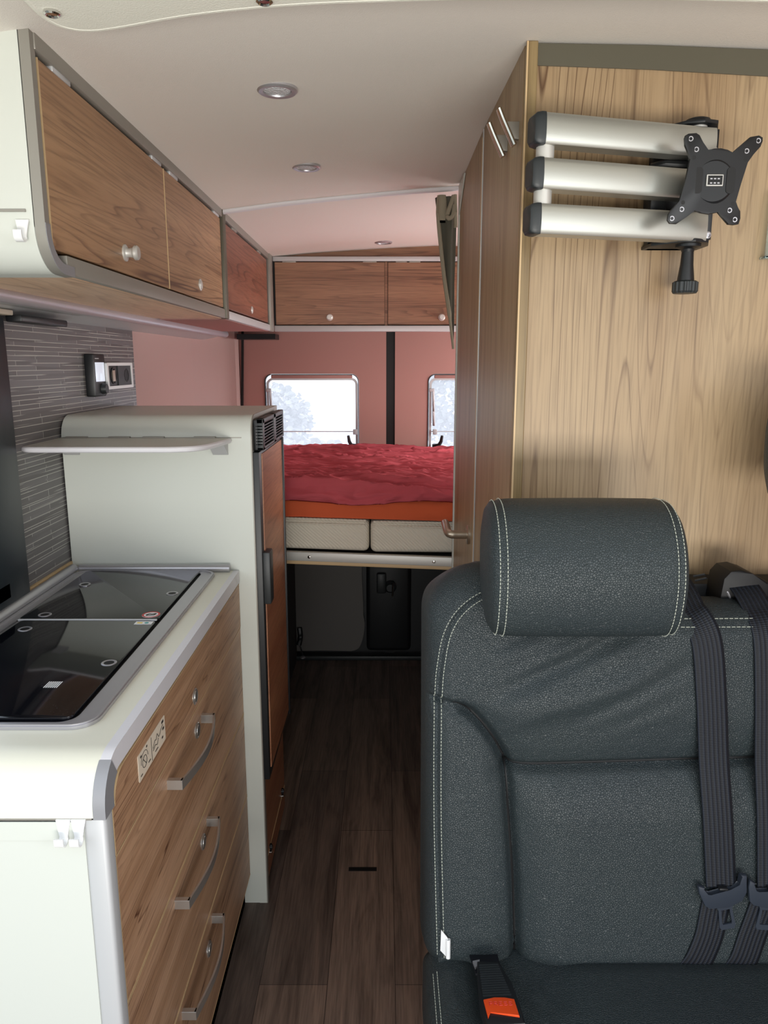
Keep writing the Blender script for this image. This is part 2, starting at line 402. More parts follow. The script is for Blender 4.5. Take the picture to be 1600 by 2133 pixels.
# rear left pillar, curved
pp = [(-.81, 3.05), (-.775, 3.05)] + [(-.775 + .115*(1-math.cos(PI/2*i/8)), 3.05+.30*math.sin(PI/2*i/8)) for i in range(1, 9)] + [(-.655, 3.43), (-.81, 3.43)]
bm = prism(new(), [(x, y, 0) for x, y in pp], (0, 0, 1.56)); struct('trim_1', bm, M['side_wall'])
# right wall
bm = new()
for (y0, y1, z0, z1) in ((-.2, .3, 0, .95), (.3, 2.5, 0, 1.9), (2.5, 3.2, 0, 1.12), (2.5, 3.2, 1.55, 1.9), (3.2, 3.46, 0, 1.9)): box(bm, 1.0, 1.04, y0, y1, z0, z1)
struct('wall_right', bm, M['side_wall'])
# rear frame above doors
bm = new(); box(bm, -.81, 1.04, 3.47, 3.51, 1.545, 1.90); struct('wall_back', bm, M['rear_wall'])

# rear doors with window openings
def holed(bm, X0, X1, Z0, Z1, hole, y0, y1):
    cx = (min(p[0] for p in hole)+max(p[0] for p in hole))/2; cz = (min(p[1] for p in hole)+max(p[1] for p in hole))/2
    outer = []
    for x, z in hole:
        dx, dz = x-cx, z-cz; s = 1e9
        if dx > 1e-9: s = min(s, (X1-cx)/dx)
        if dx < -1e-9: s = min(s, (X0-cx)/dx)
        if dz > 1e-9: s = min(s, (Z1-cz)/dz)
        if dz < -1e-9: s = min(s, (Z0-cz)/dz)
        outer.append([cx+dx*s, cz+dz*s])
    for C in ((X0, Z0), (X0, Z1), (X1, Z0), (X1, Z1)):
        i = min(range(len(outer)), key=lambda k: (outer[k][0]-C[0])**2+(outer[k][1]-C[1])**2); outer[i] = list(C)
    n = len(hole)
    L = [[bm.verts.new((p[0], y, p[1])) for p in lst] for y in (y0, y1) for lst in (hole, outer)]
    for i in range(n):
        j = (i+1) % n
        bm.faces.new((L[0][i], L[0][j], L[1][j], L[1][i])); bm.faces.new((L[2][i], L[3][i], L[3][j], L[2][j]))
        bm.faces.new((L[0][i], L[2][i], L[2][j], L[0][j])); bm.faces.new((L[1][i], L[1][j], L[3][j], L[3][i]))
    return bm
def frame_ring(bm, x0, x1, z0, z1, r, wd, y0, y1, n=6):
    a = rrect(x0, x1, z0, z1, r, n); b_ = rrect(x0+wd, x1-wd, z0+wd, z1-wd, max(r-wd, .004), n); k = len(a)
    L = [[bm.verts.new((p[0], y, p[1])) for p in lst] for y in (y0, y1) for lst in (b_, a)]
    for i in range(k):
        j = (i+1) % k
        bm.faces.new((L[0][i], L[0][j], L[1][j], L[1][i])); bm.faces.new((L[2][i], L[3][i], L[3][j], L[2][j]))
        bm.faces.new((L[0][i], L[2][i], L[2][j], L[0][j])); bm.faces.new((L[1][i], L[1][j], L[3][j], L[3][i]))
    return bm
doors = [('door_1', -.655, .010, -.545, -.115, 1), ('door_2', .050, .80, .200, .640, 2)]
for nm, dx0, dx1, wx0, wx1, k in doors:
    bm = holed(new(), dx0, dx1, .50, 1.56, rrect(wx0, wx1, .90, 1.370, .035, 8), 3.42, 3.455)
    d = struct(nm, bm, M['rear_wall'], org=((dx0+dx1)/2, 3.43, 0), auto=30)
    # inner cassette frame, outer dark seal, pane
    f = struct('window_%d' % k, frame_ring(new(), wx0+.001, wx1-.001, .901, 1.369, .034, .003, 3.416, 3.44), M['black_plastic'], org=((wx0+wx1)/2, 3.43, .9))
    c = obj('blind_cassette', frame_ring(new(), wx0+.008, wx1-.006, .905, 1.352, .03, .010, 3.425, 3.452), M['pale_trim'], f)
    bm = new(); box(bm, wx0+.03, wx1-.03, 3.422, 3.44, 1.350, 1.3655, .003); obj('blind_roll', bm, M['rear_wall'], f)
    bm = new(); tube(bm, [(wx0+.01, 3.428, 1.108), (wx1-.008, 3.428, 1.108)], .0022); obj('blind_pull_bar', bm, M['grey_plastic'], f)
    bm = new(); box(bm, wx0+.002, wx1-.002, 3.446, 3.452, .902, 1.368); obj('window_pane', bm, M['acrylic'], f)
    # side stay with white strut
    bm = new(); tube(bm, [(wx0+.026, 3.418, 1.295), (wx0+.028, 3.415, 1.20), (wx0+.03, 3.418, 1.135)], .006); box(bm, wx0+.006, wx0+.03, 3.41, 3.43, 1.29, 1.305, .003)
    obj('window_stay', bm, M['grey_plastic'], f)
    lx = wx1-.018 if k == 1 else wx0+.035
    sgn = -1 if k == 1 else 1
    bm = new(); box(bm, lx-.012, lx+.012, 3.395, 3.425, 1.035, 1.052, .003)
    tube(bm, [(lx, 3.40, 1.045), (lx+sgn*.018, 3.385, 1.05), (lx+sgn*.026, 3.375, 1.068), (lx+sgn*.030, 3.37, 1.095)], [.009, .009, .008, .006], 8)
    tube(bm, [(lx, 3.40, 1.045), (lx+sgn*.012, 3.39, 1.03), (lx+sgn*.012, 3.385, 1.015)], .005, 8)
    obj('window_latch', bm, M['black_plastic'], f)
    bm = new(); box(bm, lx-.010, lx+.010, 3.405, 3.42, 1.095, 1.12, .003); obj('latch_catch', bm, M['grey_plastic'], f)
# black centre seal between doors and the hinge side seal
bm = new(); box(bm, .010, .050, 3.425, 3.46, .0, 1.555); struct('trim_2', bm, M['black'])
bm = prism(new(), [(-.640, 3.41, 1.56), (-.630, 3.41, 1.56), (-.658, 3.41, .9), (-.668, 3.41, .9)], (0, .012, 0)); struct('trim_3', bm, M['black'])
# lower parts of the rear doors, behind the space under the bed
pts = [(-.46, 3.415, .78), (-.102, 3.415, .78), (-.106, 3.415, .42), (-.100, 3.415, .26)]
pts += [(x, 3.415, z) for x, z in [(tuple(p)) for p in spline([(-.100, .22), (-.094, .17), (-.104, .10), (-.125, .05), (-.16, .035)], 5)]]
pts += [(-.30, 3.415, .038), (-.46, 3.415, .035)]
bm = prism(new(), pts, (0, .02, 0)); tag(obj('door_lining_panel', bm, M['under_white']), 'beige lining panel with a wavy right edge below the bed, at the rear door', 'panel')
bm = new(); box(bm, -.70, .95, 3.44, 3.46, 0, .78); struct('wall_back_lower', bm, M['black_plastic'])
dl = thing('door_lock_housing', 'black rear door lock housing in the dark space beneath the bed', 'lock', (.02, 3.43, .04))
bm = new(); box(bm, -.085, .13, 3.40, 3.44, .04, .76, .02, 3); obj('housing', bm, M['black_plastic'], dl)
bm = new(); box(bm, -.035, .01, 3.375, 3.40, .34, .44, .008); lathe(bm, (.03, 3.40, .37), (0, -1, 0), [(.03, 0), (.03, .01), (.018, .02), (.018, .03)]); obj('latch', bm, M['dark_plastic'], dl)
bm = new(); tube(bm, [(.04, 3.375, .33), (.042, 3.365, .40)], .004); obj('latch_bolt', bm, M['chrome'], dl)
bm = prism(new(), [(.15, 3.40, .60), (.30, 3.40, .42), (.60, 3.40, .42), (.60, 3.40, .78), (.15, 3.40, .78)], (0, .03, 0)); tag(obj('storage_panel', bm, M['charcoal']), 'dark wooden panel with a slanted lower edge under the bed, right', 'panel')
bm = new(); box(bm, -.75, .9, 3.38, 3.44, 0, .022, .004); struct('trim_4', bm, M['dark_plastic'])
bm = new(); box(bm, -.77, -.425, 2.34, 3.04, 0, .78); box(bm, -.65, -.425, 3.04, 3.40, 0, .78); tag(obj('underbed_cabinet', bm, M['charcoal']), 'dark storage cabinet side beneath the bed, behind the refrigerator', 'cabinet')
th = thing('tie_down_strap', 'black strap end lying against the lining panel under the bed', 'strap', (-.405, 3.39, .02))
bm = new(); tube(bm, [tuple(p) for p in spline([(-.41, 3.40, .16), (-.405, 3.39, .12), (-.412, 3.385, .08)], 6)], .013, 8); obj('loop', bm, M['black_plastic'], th)
bm = new(); tube(bm, [tuple(p) for p in spline([(-.412, 3.385, .08), (-.40, 3.38, .05), (-.392, 3.37, .03)], 6)], .003, 8); obj('cord', bm, M['black_plastic'], th)
bm = new(); lathe(bm, (-.392, 3.36, .022), (0, 0, 1), [(.012, 0), (.012, .006), (.005, .01)]); obj('stud', bm, M['steel'], th)

# headliner of the cab roof with curved rear edge and snap studs
edge = spline([(-.42, .30), (-.408, .80), (-.406, .90), (-.405, .945), (-.404, .978), (-.392, 1.003), (-.366, 1.013), (-.325, 1.004), (-.226, .970), (-.11, .946), (0, .936), (.12, .93), (.30, .93), (.6, .945)], 8)
hd = thing('headliner', 'off-white padded cab headliner with curved stitched edge above the ceiling panel', 'headliner', (0, .7, 1.82))
bm = new(); pts = [(p[0], p[1], 1.822) for p in edge] + [(.6, .30, 1.822)]
prism(bm, pts, (0, 0, .03)); obj('lining', bm, M['liner'], hd)
bm = new(); tube(bm, [(p[0], p[1], 1.827) for p in edge], .0058, 10); obj('piping', bm, M['liner'], hd)
for x, y in ((-.388, .962), (-.135, .932)):
    bm = new(); lathe(bm, (x, y, 1.822), (0, 0, -1), [(.0095, -.001), (.0095, .003), (.0075, .0045), (.006, .003), (0, .003)]); obj('snap_stud', bm, M['chrome'], hd)

# ---------------------------------------------------------------- ceiling lights
lname = ['round recessed ceiling light nearest the front, the largest of three', 'round recessed ceiling light in the middle of the aisle', 'round recessed ceiling light above the bed, seen flattest']
for (x, y), lb in zip(((-.179, 1.355), (-.184, 1.88), (-.002, 3.02)), lname):
    z = ceil_at(x, y) - .0005
    tl_ = thing('ceiling_light', lb, 'light', (x, y, z), 'ceiling spotlights')
    bm = new(); lathe(bm, (x, y, z), (0, 0, -1), [(.034, -.002), (.034, .002), (.031, .0045), (.024, .0035), (.0225, .0), (.0225, -.001)]); obj('bezel', bm, M['steel'], tl_)
    bm = new(); lathe(bm, (x, y, z), (0, 0, -1), [(.0222, -.001), (.0222, .0015), (.012, .0028), (0, .003)]); obj('lens', bm, M['lens'], tl_)

# ceiling profile strip across the van
bm = new()
def cs(u, v):
    x = -.455 + .672*u; y = 2.22 + .015*u; z = ceil_at(x, y)
    a = v*2*PI
    return (x, y + .011*math.cos(a), z - .003 + .008*math.sin(a))
grid(bm, 20, 13, cs); tag(obj('ceiling_profile', bm, M['edge_white']), 'slim white profile strip crossing the ceiling before the bed area', 'trim')

# ---------------------------------------------------------------- overhead cabinets, left
def knob(parent, c, axis, s=1.0):
    bm = new(); lathe(bm, c, axis, [(.0145*s, 0), (.0145*s, .0025), (.012*s, .004), (.0085*s, .004), (.0075*s, .008), (.0085*s, .014), (.0125*s, .018), (.0125*s, .0225), (.010*s, .025), (0, .0255)], 28)
    return obj('knob', bm, M['alu_matte'], parent)
def knob_flat(parent, c, axis, s=1.0):
    bm = new(); lathe(bm, c, axis, [(.0145*s, 0), (.0145*s, .002), (.012*s, .0035), (.0105*s, .003), (.0100*s, .0045), (0, .006)], 28)
    return obj('knob', bm, M['alu_matte'], parent)

oc = thing('overhead_cabinet', 'long overhead cabinet above the kitchen with white end panel and two wood doors', 'cabinet', (-.6, 1.6, 1.545), 'overhead cabinets on the left wall')
path = [(1.056, 1.845), (1.056, 1.606)] + arc(1.112, 1.600, .056, 180, 268, 10) + [(1.142, 1.5435)]
bm = band(new(), path, .012, -.76, -.472); obj('end_panel', bm, M['white'], oc)
bm = new(); box(bm, -.76, -.482, 1.0535, 1.058, 1.619, 1.6225); obj('panel_joint', bm, M['grey_trim'], oc)
bm = band(new(), path, .014, -.473, -.458)
obj('corner_trim', bm, M['grey_trim'], oc)
bm = band(new(), [(p[0]+.0005, p[1]) for p in path[1:]], .0146, -.4735, -.4572); obj('corner_cap', bm, M['cap_grey'], oc)
bm = new(); box(bm, -.70, -.47, 1.14, 2.205, 1.545, 1.553); obj('underside', bm, M['wood_under_lit'], oc)
bm = new(); box(bm, -.76, -.48, 1.14, 2.205, 1.553, 1.835); obj('carcass', bm, M['black'], oc)
bm = new(); box(bm, -.478, -.458, 1.12, 2.205, 1.546, 1.572, .002); obj('bottom_trim', bm, M['grey_trim'], oc)
bm = new(); box(bm, -.478, -.456, 1.068, 2.205, 1.822, 1.846, .002); obj('top_trim', bm, M['grey_trim'], oc)
dy = [(1.079, 1.648), (1.652, 2.190)]; ky = [(1.377, 1.611), (1.925, 1.611)]
for i, ((a, b_), (k1, k2)) in enumerate(zip(dy, ky)):
    bm = new(); box(bm, -.478, -.460, a, b_, 1.5755, 1.8165, .0012, 1); dr = obj('door', bm, M['wood_cab'], oc)
    bm = new()
    box(bm, -.4778, -.4594, a-.0008, a+.0014, 1.5755, 1.8165)
    obj('edge_banding', bm, M['gold_edge'], dr)
    (knob if i == 0 else knob_flat)(dr, (-.460, k1, k2), (1, 0, 0), 1.0)
    for hy in (a+.075, b_-.045):
        bm = new(); box(bm, -.474, -.4585, hy-.03, hy+.03, 1.8155, 1.8245, .001); obj('hinge', bm, M['pale_trim'], dr)
# divider post
bm = new(); box(bm, -.482, -.4545, 2.205, 2.245, 1.545, 1.848, .003); tag(obj('cabinet_divider', bm, M['strip_dark']), 'narrow grey-brown vertical divider between the two left overhead cabinets', 'divider')
# second left cabinet
oc2 = thing('overhead_cabinet', 'shorter overhead cabinet on the left wall above the bed, single reddish wood door', 'cabinet', (-.6, 2.65, 1.545), 'overhead cabinets on the left wall')
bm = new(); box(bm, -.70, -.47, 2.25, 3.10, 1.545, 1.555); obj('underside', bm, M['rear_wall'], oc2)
bm = new(); box(bm, -.76, -.482, 2.25, 3.10, 1.555, 1.838); obj('carcass', bm, M['black'], oc2)
bm = new(); box(bm, -.48, -.458, 2.247, 3.10, 1.546, 1.570, .002); obj('bottom_trim', bm, M['pale_trim'], oc2)
bm = new(); box(bm, -.48, -.456, 2.247, 3.10, 1.822, 1.846, .002); obj('top_trim', bm, M['grey_trim'], oc2)
bm = new(); box(bm, -.48, -.461, 2.262, 3.03, 1.576, 1.816, .0012, 1); dr = obj('door', bm, M['wood_rear'], oc2)
M['wood_rear_y'] = wood('rear_side_wood', 1, (150, 98, 78), (124, 76, 60), (70, 42, 34), rings=7, sc=1.2)
dr.data.materials[0] = M['wood_rear_y']
knob_flat(dr, (-.461, 2.664, 1.60), (1, 0, 0), .9)
for hy in (2.40, 2.86): bm = new(); box(bm, -.474, -.4590, hy-.03, hy+.03, 1.8155, 1.8245, .001); obj('hinge', bm, M['grey_trim'], dr)
# corner post to rear cabinet
bm = new(); box(bm, -.470, -.4515, 3.06, 3.13, 1.545, 1.850, .003); tag(obj('corner_post', bm, M['grey_trim']), 'slim grey vertical corner post where side and rear overhead cabinets meet', 'post')

# rear overhead cabinet
rc = thing('rear_overhead_cabinet', 'wide overhead cabinet across the back above the rear windows, two dark wood doors', 'cabinet', (0, 3.3, 1.55))
bm = new(); box(bm, -.455, .80, 3.165, 3.45, 1.556, 1.840); obj('carcass', bm, M['black'], rc)
bm = new(); box(bm, -.452, .80, 3.140, 3.168, 1.546, 1.570, .002); obj('bottom_trim', bm, M['pale_trim'], rc)
bm = new(); box(bm, -.452, .80, 3.140, 3.168, 1.824, 1.842, .002); obj('top_trim', bm, M['pale_trim'], rc)
bm = new(); pts = [(-.452, 3.17, 1.842), (.80, 3.17, 1.842), (.80, 3.17, 1.848)] + [(x/20, 3.17, ceil_at(x/20, 3.17)) for x in range(15, -10, -1)]
prism(bm, pts, (0, .02, 0)); obj('filler_panel', bm, M['wood_rear'], rc)
for (a, b_, kx, gx) in ((-.446, .002, -.224, 0), (.016, .60, .238, 0)):
    bm = new(); box(bm, a, b_, 3.148, 3.166, 1.574, 1.821, .0012, 1); dr = obj('door', bm, M['wood_rear'], rc)
    knob(dr, (kx, 3.148, 1.603), (0, -1, 0), .95)
    for hx in (a+.06, b_-.06 if b_ < .1 else .12):
        bm = new(); box(bm, hx-.028, hx+.028, 3.1465, 3.166, 1.8195, 1.8255, .001); obj('hinge', bm, M['grey_trim'], dr)
bm = new(); box(bm, .0035, .0145, 3.152, 3.168, 1.572, 1.823); obj('centre_stile', bm, M['wood_rear'], rc)
bm = new(); prism(bm, [(-.64, 3.30, 1.520), (-.47, 3.28, 1.520), (-.47, 3.40, 1.520), (-.64, 3.40, 1.520)], (0, 0, .022)); 
tag(obj('curtain_bracket', bm, M['black_plastic']), 'flat black bracket under the rear left corner of the overhead cabinets', 'bracket')

# light rail under the cabinets
bm = new(); tube(bm, [(-.672, y, 1.538) for y in (.80, 1.5, 2.2, 2.8, 3.22)], .0135, 16); 
lr = tag(obj('light_rail', bm, M['rail']), 'long round mauve-grey rail running under the left overhead cabinets', 'rail')
bm = new(); box(bm, -.726, -.690, .84, 1.80, 1.528, 1.540, .003)
tag(obj('led_strip', bm, M['pale_trim']), 'flat pale grey strip light under the cabinet above the splashback', 'light')
bm = new(); box(bm, -.755, -.722, 1.52, 1.74, 1.500, 1.514, .003); tag(obj('blind_bracket', bm, M['black_plastic']), 'thin black bracket at the top of the dark splashback', 'bracket')

# kitchen window frame
kw = struct('window_3', frame_ring(new(), 0, 1, 0, 1, .05, .05, 0, 1), M['kitchen_frame'], org=(0, 0, 0))
bpy.data.objects.remove(kw)
bm = new(); box(bm, -.775, -.745, 1.34, 1.500, .932, 1.512, .008)
box(bm, -.775, -.745, .86, 1.42, .955, .995, .006); box(bm, -.775, -.745, .86, 1.42, 1.47, 1.512, .006)
struct('window_3', bm, M['kitchen_frame'])
bm = new(); box(bm, -.775, -.735, .86, 1.515, 1.512, 1.522, .002); struct('trim_5', bm, M['paper'])

# ---------------------------------------------------------------- kitchen block
kc = thing('kitchen_cabinet', 'kitchen base cabinet with white end panel and striped wood drawer fronts', 'cabinet', (-.56, 1.28, 0))
bm = new(); box(bm, -.765, -.372, .842, 1.735, 0, .858); obj('carcass', bm, M['black'], kc)
bm = new(); box(bm, -.765, -.380, .838, .850, 0, .852); obj('end_panel', bm, M['white'], kc)
bm = new(); box(bm, -.765, -.384, .8365, .842, .826, .852); obj('panel_rail', bm, M['white'], kc)
bm = new(); box(bm, -.382, -.352, .838, .866, 0, .862, .006, 3); obj('corner_trim', bm, M['pale_trim'], kc)
pl = [(.868, .782), (.868, .858)] + [(p[0]+.012, p[1]-.012) for p in arc(.905, .860, .040, 180, 90, 6)] + [(1.733, .890), (1.733, .782)]
bm = prism(new(), [(-.372, y, z) for y, z in pl], (.018, 0, 0)); fp = obj('control_panel', bm, M['wood_drawer'], kc)
bm = new(); band(bm, [(y, z) for y, z in pl[:-2]] + [(1.733, .890)], .0015, -.3725, -.3535); obj('edge_banding', bm, M['gold_edge'], fp)
for z0, z1 in ((.552, .779), (.322, .549), (.09, .319)):
    bm = new(); box(bm, -.372, -.355, .868, 1.733, z0, z1, .001, 1); dr = obj('drawer', bm, M['wood_drawer'], kc)
    bm = new(); box(bm, -.3715, -.3545, .868, 1.733, z0-.0004, z0+.0014); box(bm, -.3715, -.3545, .868, 1.733, z1-.0016, z1+.0003); box(bm, -.3715, -.3546, .8674, .8694, z0, z1)
    obj('edge_banding', bm, M['gold_edge'], dr)
    hz = z1-.036
    # bow handle: bar with feet
    zz = {.779: .742, .549: .518, .319: .295}[z1]
    bm = new(); n = 20; a0, a1 = 1.098, 1.335; t_ = .0035; hh = .0085; ring = []
    for i in range(n+1):
        u = i/n; y = a0 + (a1-a0)*u; x = -.330 + .016*math.sin(PI*u)
        ring.append([bm.verts.new((x, y, zz-hh)), bm.verts.new((x, y, zz+hh)), bm.verts.new((x-t_, y, zz+hh)), bm.verts.new((x-t_, y, zz-hh))])
    for p, q in zip(ring, ring[1:]):
        for j in range(4): bm.faces.new((p[j], p[(j+1) % 4], q[(j+1) % 4], q[j]))
    bm.faces.new(ring[0]); bm.faces.new(list(reversed(ring[-1])))
    for y in (a0-.001, a1-.009): box(bm, -.356, -.3295, y, y+.010, zz-hh, zz+hh, .0006, 1)
    obj('handle', bm, M['alu'], dr, auto=25)
    kz = {.779: .737, .549: .500, .319: .257}[z1]
    bm = new(); lathe(bm, (-.3555, 1.292, kz), (1, 0, 0), [(.0155, 0), (.0155, .0025), (.0135, .004), (.0115, .0015), (.0115, .0015), (.0105, .0045), (0, .005)], 28); obj('push_lock', bm, M['alu'], dr)
bm = new(); lathe(bm, (-.3555, 1.288, .808), (1, 0, 0), [(.0155, 0), (.0155, .0025), (.0135, .004), (.0115, .0015), (.0105, .0045), (0, .005)], 28); obj('push_lock', bm, M['alu'], fp)
bm = new(); box(bm, -.375, -.372, .868, 1.733, 0, .09); obj('plinth', bm, M['wood_drawer'], kc)
# instruction sticker
il = thing('instruction_label', 'small cream instruction sticker with two line drawings on the top drawer panel', 'label', (-.354, 1.035, .824))
bm = new(); prism(bm, [(-.3538, y, z) for y, z in rrect(.969, 1.100, .824, .866, .003, 3)], (.0007, 0, 0)); obj('sheet', bm, M['paper'], il)
bm = new(); X = -.3528
box(bm, X, X+.0003, 1.0285, 1.0295, .826, .864)
tube(bm, [(X, .996+.010*math.cos(a/12*2*PI), .844+.009*math.sin(a/12*2*PI)) for a in range(12)], .0005, 4, closed=True)
tube(bm, [(X, .996+.016*math.cos(a), .846+.014*math.sin(a)) for a in [x/8*PI for x in range(9)]], .0004, 4)
tube(bm, [(X, .990, .850), (X, 1.002, .838)], .0006, 4)
tube(bm, [(X, *tuple(p)) for p in spline([(1.036, .842), (1.045, .850), (1.052, .848), (1.058, .855), (1.066, .846), (1.078, .852), (1.088, .855)], 4)], .0005, 4)
tube(bm, [(X, *tuple(p)) for p in spline([(1.036, .838), (1.047, .842), (1.056, .838), (1.062, .846)], 4)], .0005, 4)
for (y, z, w_, h_) in ((.978, .858, .006, .003), (1.006, .860, .004, .003), (1.012, .832, .010, .0014), (.976, .830, .008, .0014), (1.045, .831, .014, .0014), (1.082, .858, .010, .004), (1.085, .846, .008, .004), (1.080, .834, .006, .003)):
    box(bm, X, X+.0003, y, y+w_, z, z+h_)
obj('print', bm, M['ink'], il)

# worktop
wt = thing('worktop', 'cream worktop of the kitchen with a rounded front end', 'worktop', (-.56, 1.28, .86))
path = [(.838, .854), (.838, .866)] + arc(.898, .865, .060, 180, 90, 10)[1:] + [(1.733, .925)]
path = [(y, z) for y, z in path]
bm = band(new(), path, -.028, -.765, -.366); obj('top', bm, M['cream'], wt)
bm = band(new(), path[8:], -.0295, -.366, -.352); obj('edge_trim', bm, M['edge_white'], wt)
bm = band(new(), [(p[0]-.0005, p[1]) for p in path[:9]], -.031, -.367, -.351); obj('corner_trim', bm, M['cap_grey'], wt)
bm = new(); box(bm, -.765, -.369, .8375, .8395, .8535, .8560); obj('joint_line', bm, M['grey_trim'], wt)

# hob and sink unit
hb = thing('hob_unit', 'built-in hob and sink unit with steel rim and two black glass lids', 'hob', (-.56, 1.33, .925))
def flat_ring(bm, o, i, z0, z1):
    k = len(o); L = [[bm.verts.new((p[0], p[1], z)) for p in lst] for z in (z0, z1) for lst in (o, i)]
    for a in range(k):
        c = (a+1) % k
        bm.faces.new((L[0][a], L[0][c], L[1][c], L[1][a])); bm.faces.new((L[2][a], L[3][a], L[3][c], L[2][c]))
        bm.faces.new((L[0][a], L[2][a], L[2][c], L[0][c])); bm.faces.new((L[1][a], L[1][c], L[3][c], L[3][a]))
    return bm
bm = flat_ring(new(), rrect(-.735, -.400, .936, 1.712, .035, 8), rrect(-.712, -.432, .950, 1.702, .025, 8), .9252, .930)
flat_ring(bm, rrect(-.733, -.402, .938, 1.710, .034, 8), rrect(-.728, -.407, .943, 1.705, .03, 8), .929, .9325)
obj('rim', bm, M['steel'], hb)
bm = new(); box(bm, -.713, -.431, .949, 1.703, .9252, .9268); obj('tray', bm, M['black'], hb)
for (y0, y1, nm) in ((.955, 1.354, 'near'), (1.360, 1.700, 'far')):
    pts = rrect(-.707, -.437, y0, y1, .014 if nm == 'near' else .008, 5)
    bm = prism(new(), [(p[0], p[1], .928) for p in pts], (0, 0, .006), .001); lid = obj('glass_lid', bm, M['glass_lid'], hb)
    hs = ((-.454, 1.147), (-.668, 1.305)) if nm == 'near' else ((-.455, 1.522), (-.669, 1.588), (-.667, 1.385))
    for hx, hy in hs:
        bm = new(); lathe(bm, (hx, hy, .934), (0, 0, 1), [(.0125, 0), (.0125, .0008), (.0115, .0014), (.0085, .0008), (.0085, .0002)]); r_ = obj('lid_grommet', bm, M['steel'], lid)
        bm = new(); lathe(bm, (hx, hy, .9343), (0, 0, 1), [(.0083, 0), (.0083, .0003), (0, .0003)]); obj('grommet_hole', bm, M['black'], r_)
bm = new(); box(bm, -.706, -.438, 1.3545, 1.3595, .932, .9352, .0008, 1); obj('lid_joint', bm, M['grey_plastic'], hb)
# stickers on the lids
ws = thing('warning_sticker', 'round white and red prohibition sticker on the far glass lid', 'sticker', (-.458, 1.385, .9343))
bm = new(); lathe(bm, (-.458, 1.385, .9342), (0, 0, 1), [(.0175, 0), (.0175, .0004), (0, .0004)]); obj('disc', bm, M['white_plastic'], ws)
bm = flat_ring(new(), [(-.458+.0172*math.cos(a*PI/16), 1.385+.0172*math.sin(a*PI/16)) for a in range(32)], [(-.458+.0138*math.cos(a*PI/16), 1.385+.0138*math.sin(a*PI/16)) for a in range(32)], .9345, .9348)
obj('red_ring', bm, M['red'], ws)
bm = new(); tube(bm, [(-.467, 1.381, .9347), (-.462, 1.388, .9347), (-.456, 1.386, .9347), (-.449, 1.390, .9347)], .0012, 5); tube(bm, [(-.466, 1.379, .9347), (-.452, 1.381, .9347), (-.449, 1.389, .9347)], .001, 5); obj('pictogram', bm, M['ink'], ws)
fs = thing('brand_sticker', 'small rectangular white sticker at the corner of the near glass lid', 'sticker', (-.458, 1.337, .9343))
bm = new(); box(bm, -.474, -.441, 1.330, 1.346, .9342, .9345); obj('sheet', bm, M['white_plastic'], fs)
bm = new(); lathe(bm, (-.452, 1.338, .9345), (0, 0, 1), [(.004, 0), (.004, .0002), (.0025, .0002)]); obj('teal_mark', bm, M['teal'], fs)
bm = new(); box(bm, -.470, -.460, 1.335, 1.341, .9345, .9347); obj('yellow_mark', bm, M['yellow'], fs)
bs = thing('barcode_sticker', 'tiny striped white sticker on the near black glass lid', 'sticker', (-.508, 1.06, .9343))
bm = new()
for k in range(7): box(bm, -.520+k*.0032, -.520+k*.0032+.0018, 1.052, 1.074, .9342, .9345)
obj('stripes', bm, M['white_plastic'], bs)
# upstand bars
bm = new(); tube(bm, [(-.735, 1.722, .934), (-.55, 1.722, .934), (-.372, 1.722, .934)], .0095, 16); tag(obj('worktop_rail', bm, M['steel']), 'brushed steel rail along the back end of the worktop by the white panel', 'rail')
bm = new(); tube(bm, [(-.745, .86, .936), (-.745, 1.3, .936), (-.745, 1.71, .936)], .0115, 16); tag(obj('worktop_rail', bm, M['steel']), 'brushed steel rail along the worktop below the dark splashback', 'rail')
bm = new(); box(bm, -.7615, -.756, 1.505, 1.735, .925, .948); tag(obj('wood_upstand', bm, M['gold_edge']), 'thin light wood edging between splashback and steel rail', 'edging')

# plastic hooks
def hook(x, y, ztop, h, wd, label):
    bm = new(); t_ = .0022; pth = [(y+.006, ztop-.004), (y+.006, ztop), (y-.001, ztop), (y-.0025, ztop-h*.45), (y-.003, ztop-h*.80)]
    pth += [(y-.003-.0075*(1-math.cos(a)), ztop-h*.80-.0075*math.sin(a)) for a in [k/8*PI for k in range(1, 9)]]
    pth += [(y-.018, ztop-h*.80+.006)]
    n = len(pth); rr = []
    for i, (a, b_) in enumerate(pth):
        ww = wd*(1 - .45*min(1, max(0, (ztop-b_)/(h*.75)))) if i < 5 else wd*.62
        pa = pth[max(i-1, 0)]; pb = pth[min(i+1, n-1)]; tg = Vector((pb[0]-pa[0], pb[1]-pa[1])).normalized(); nx, nz = -tg[1]*t_/2, tg[0]*t_/2
        rr.append([bm.verts.new((x-ww/2, a+nx, b_+nz)), bm.verts.new((x+ww/2, a+nx, b_+nz)), bm.verts.new((x+ww/2, a-nx, b_-nz)), bm.verts.new((x-ww/2, a-nx, b_-nz))])
    for p, q in zip(rr, rr[1:]):
        for j in range(4): bm.faces.new((p[j], p[(j+1) % 4], q[(j+1) % 4], q[j]))
    bm.faces.new(rr[0]); bm.faces.new(list(reversed(rr[-1])))
    return tag(obj('plastic_hook', bm, M['white_plastic'], auto=50), label, 'hook', 'clip-on plastic hooks')
hook(-.4045, .8375, .855, .027, .0185, 'left one of the two white hooks clipped to the kitchen end panel')
hook(-.3855, .8375, .855, .027, .0185, 'right one of the two white hooks clipped to the kitchen end panel')
hook(-.487, 1.054, 1.608, .026, .018, 'single white hook clipped under the overhead cabinet end panel')

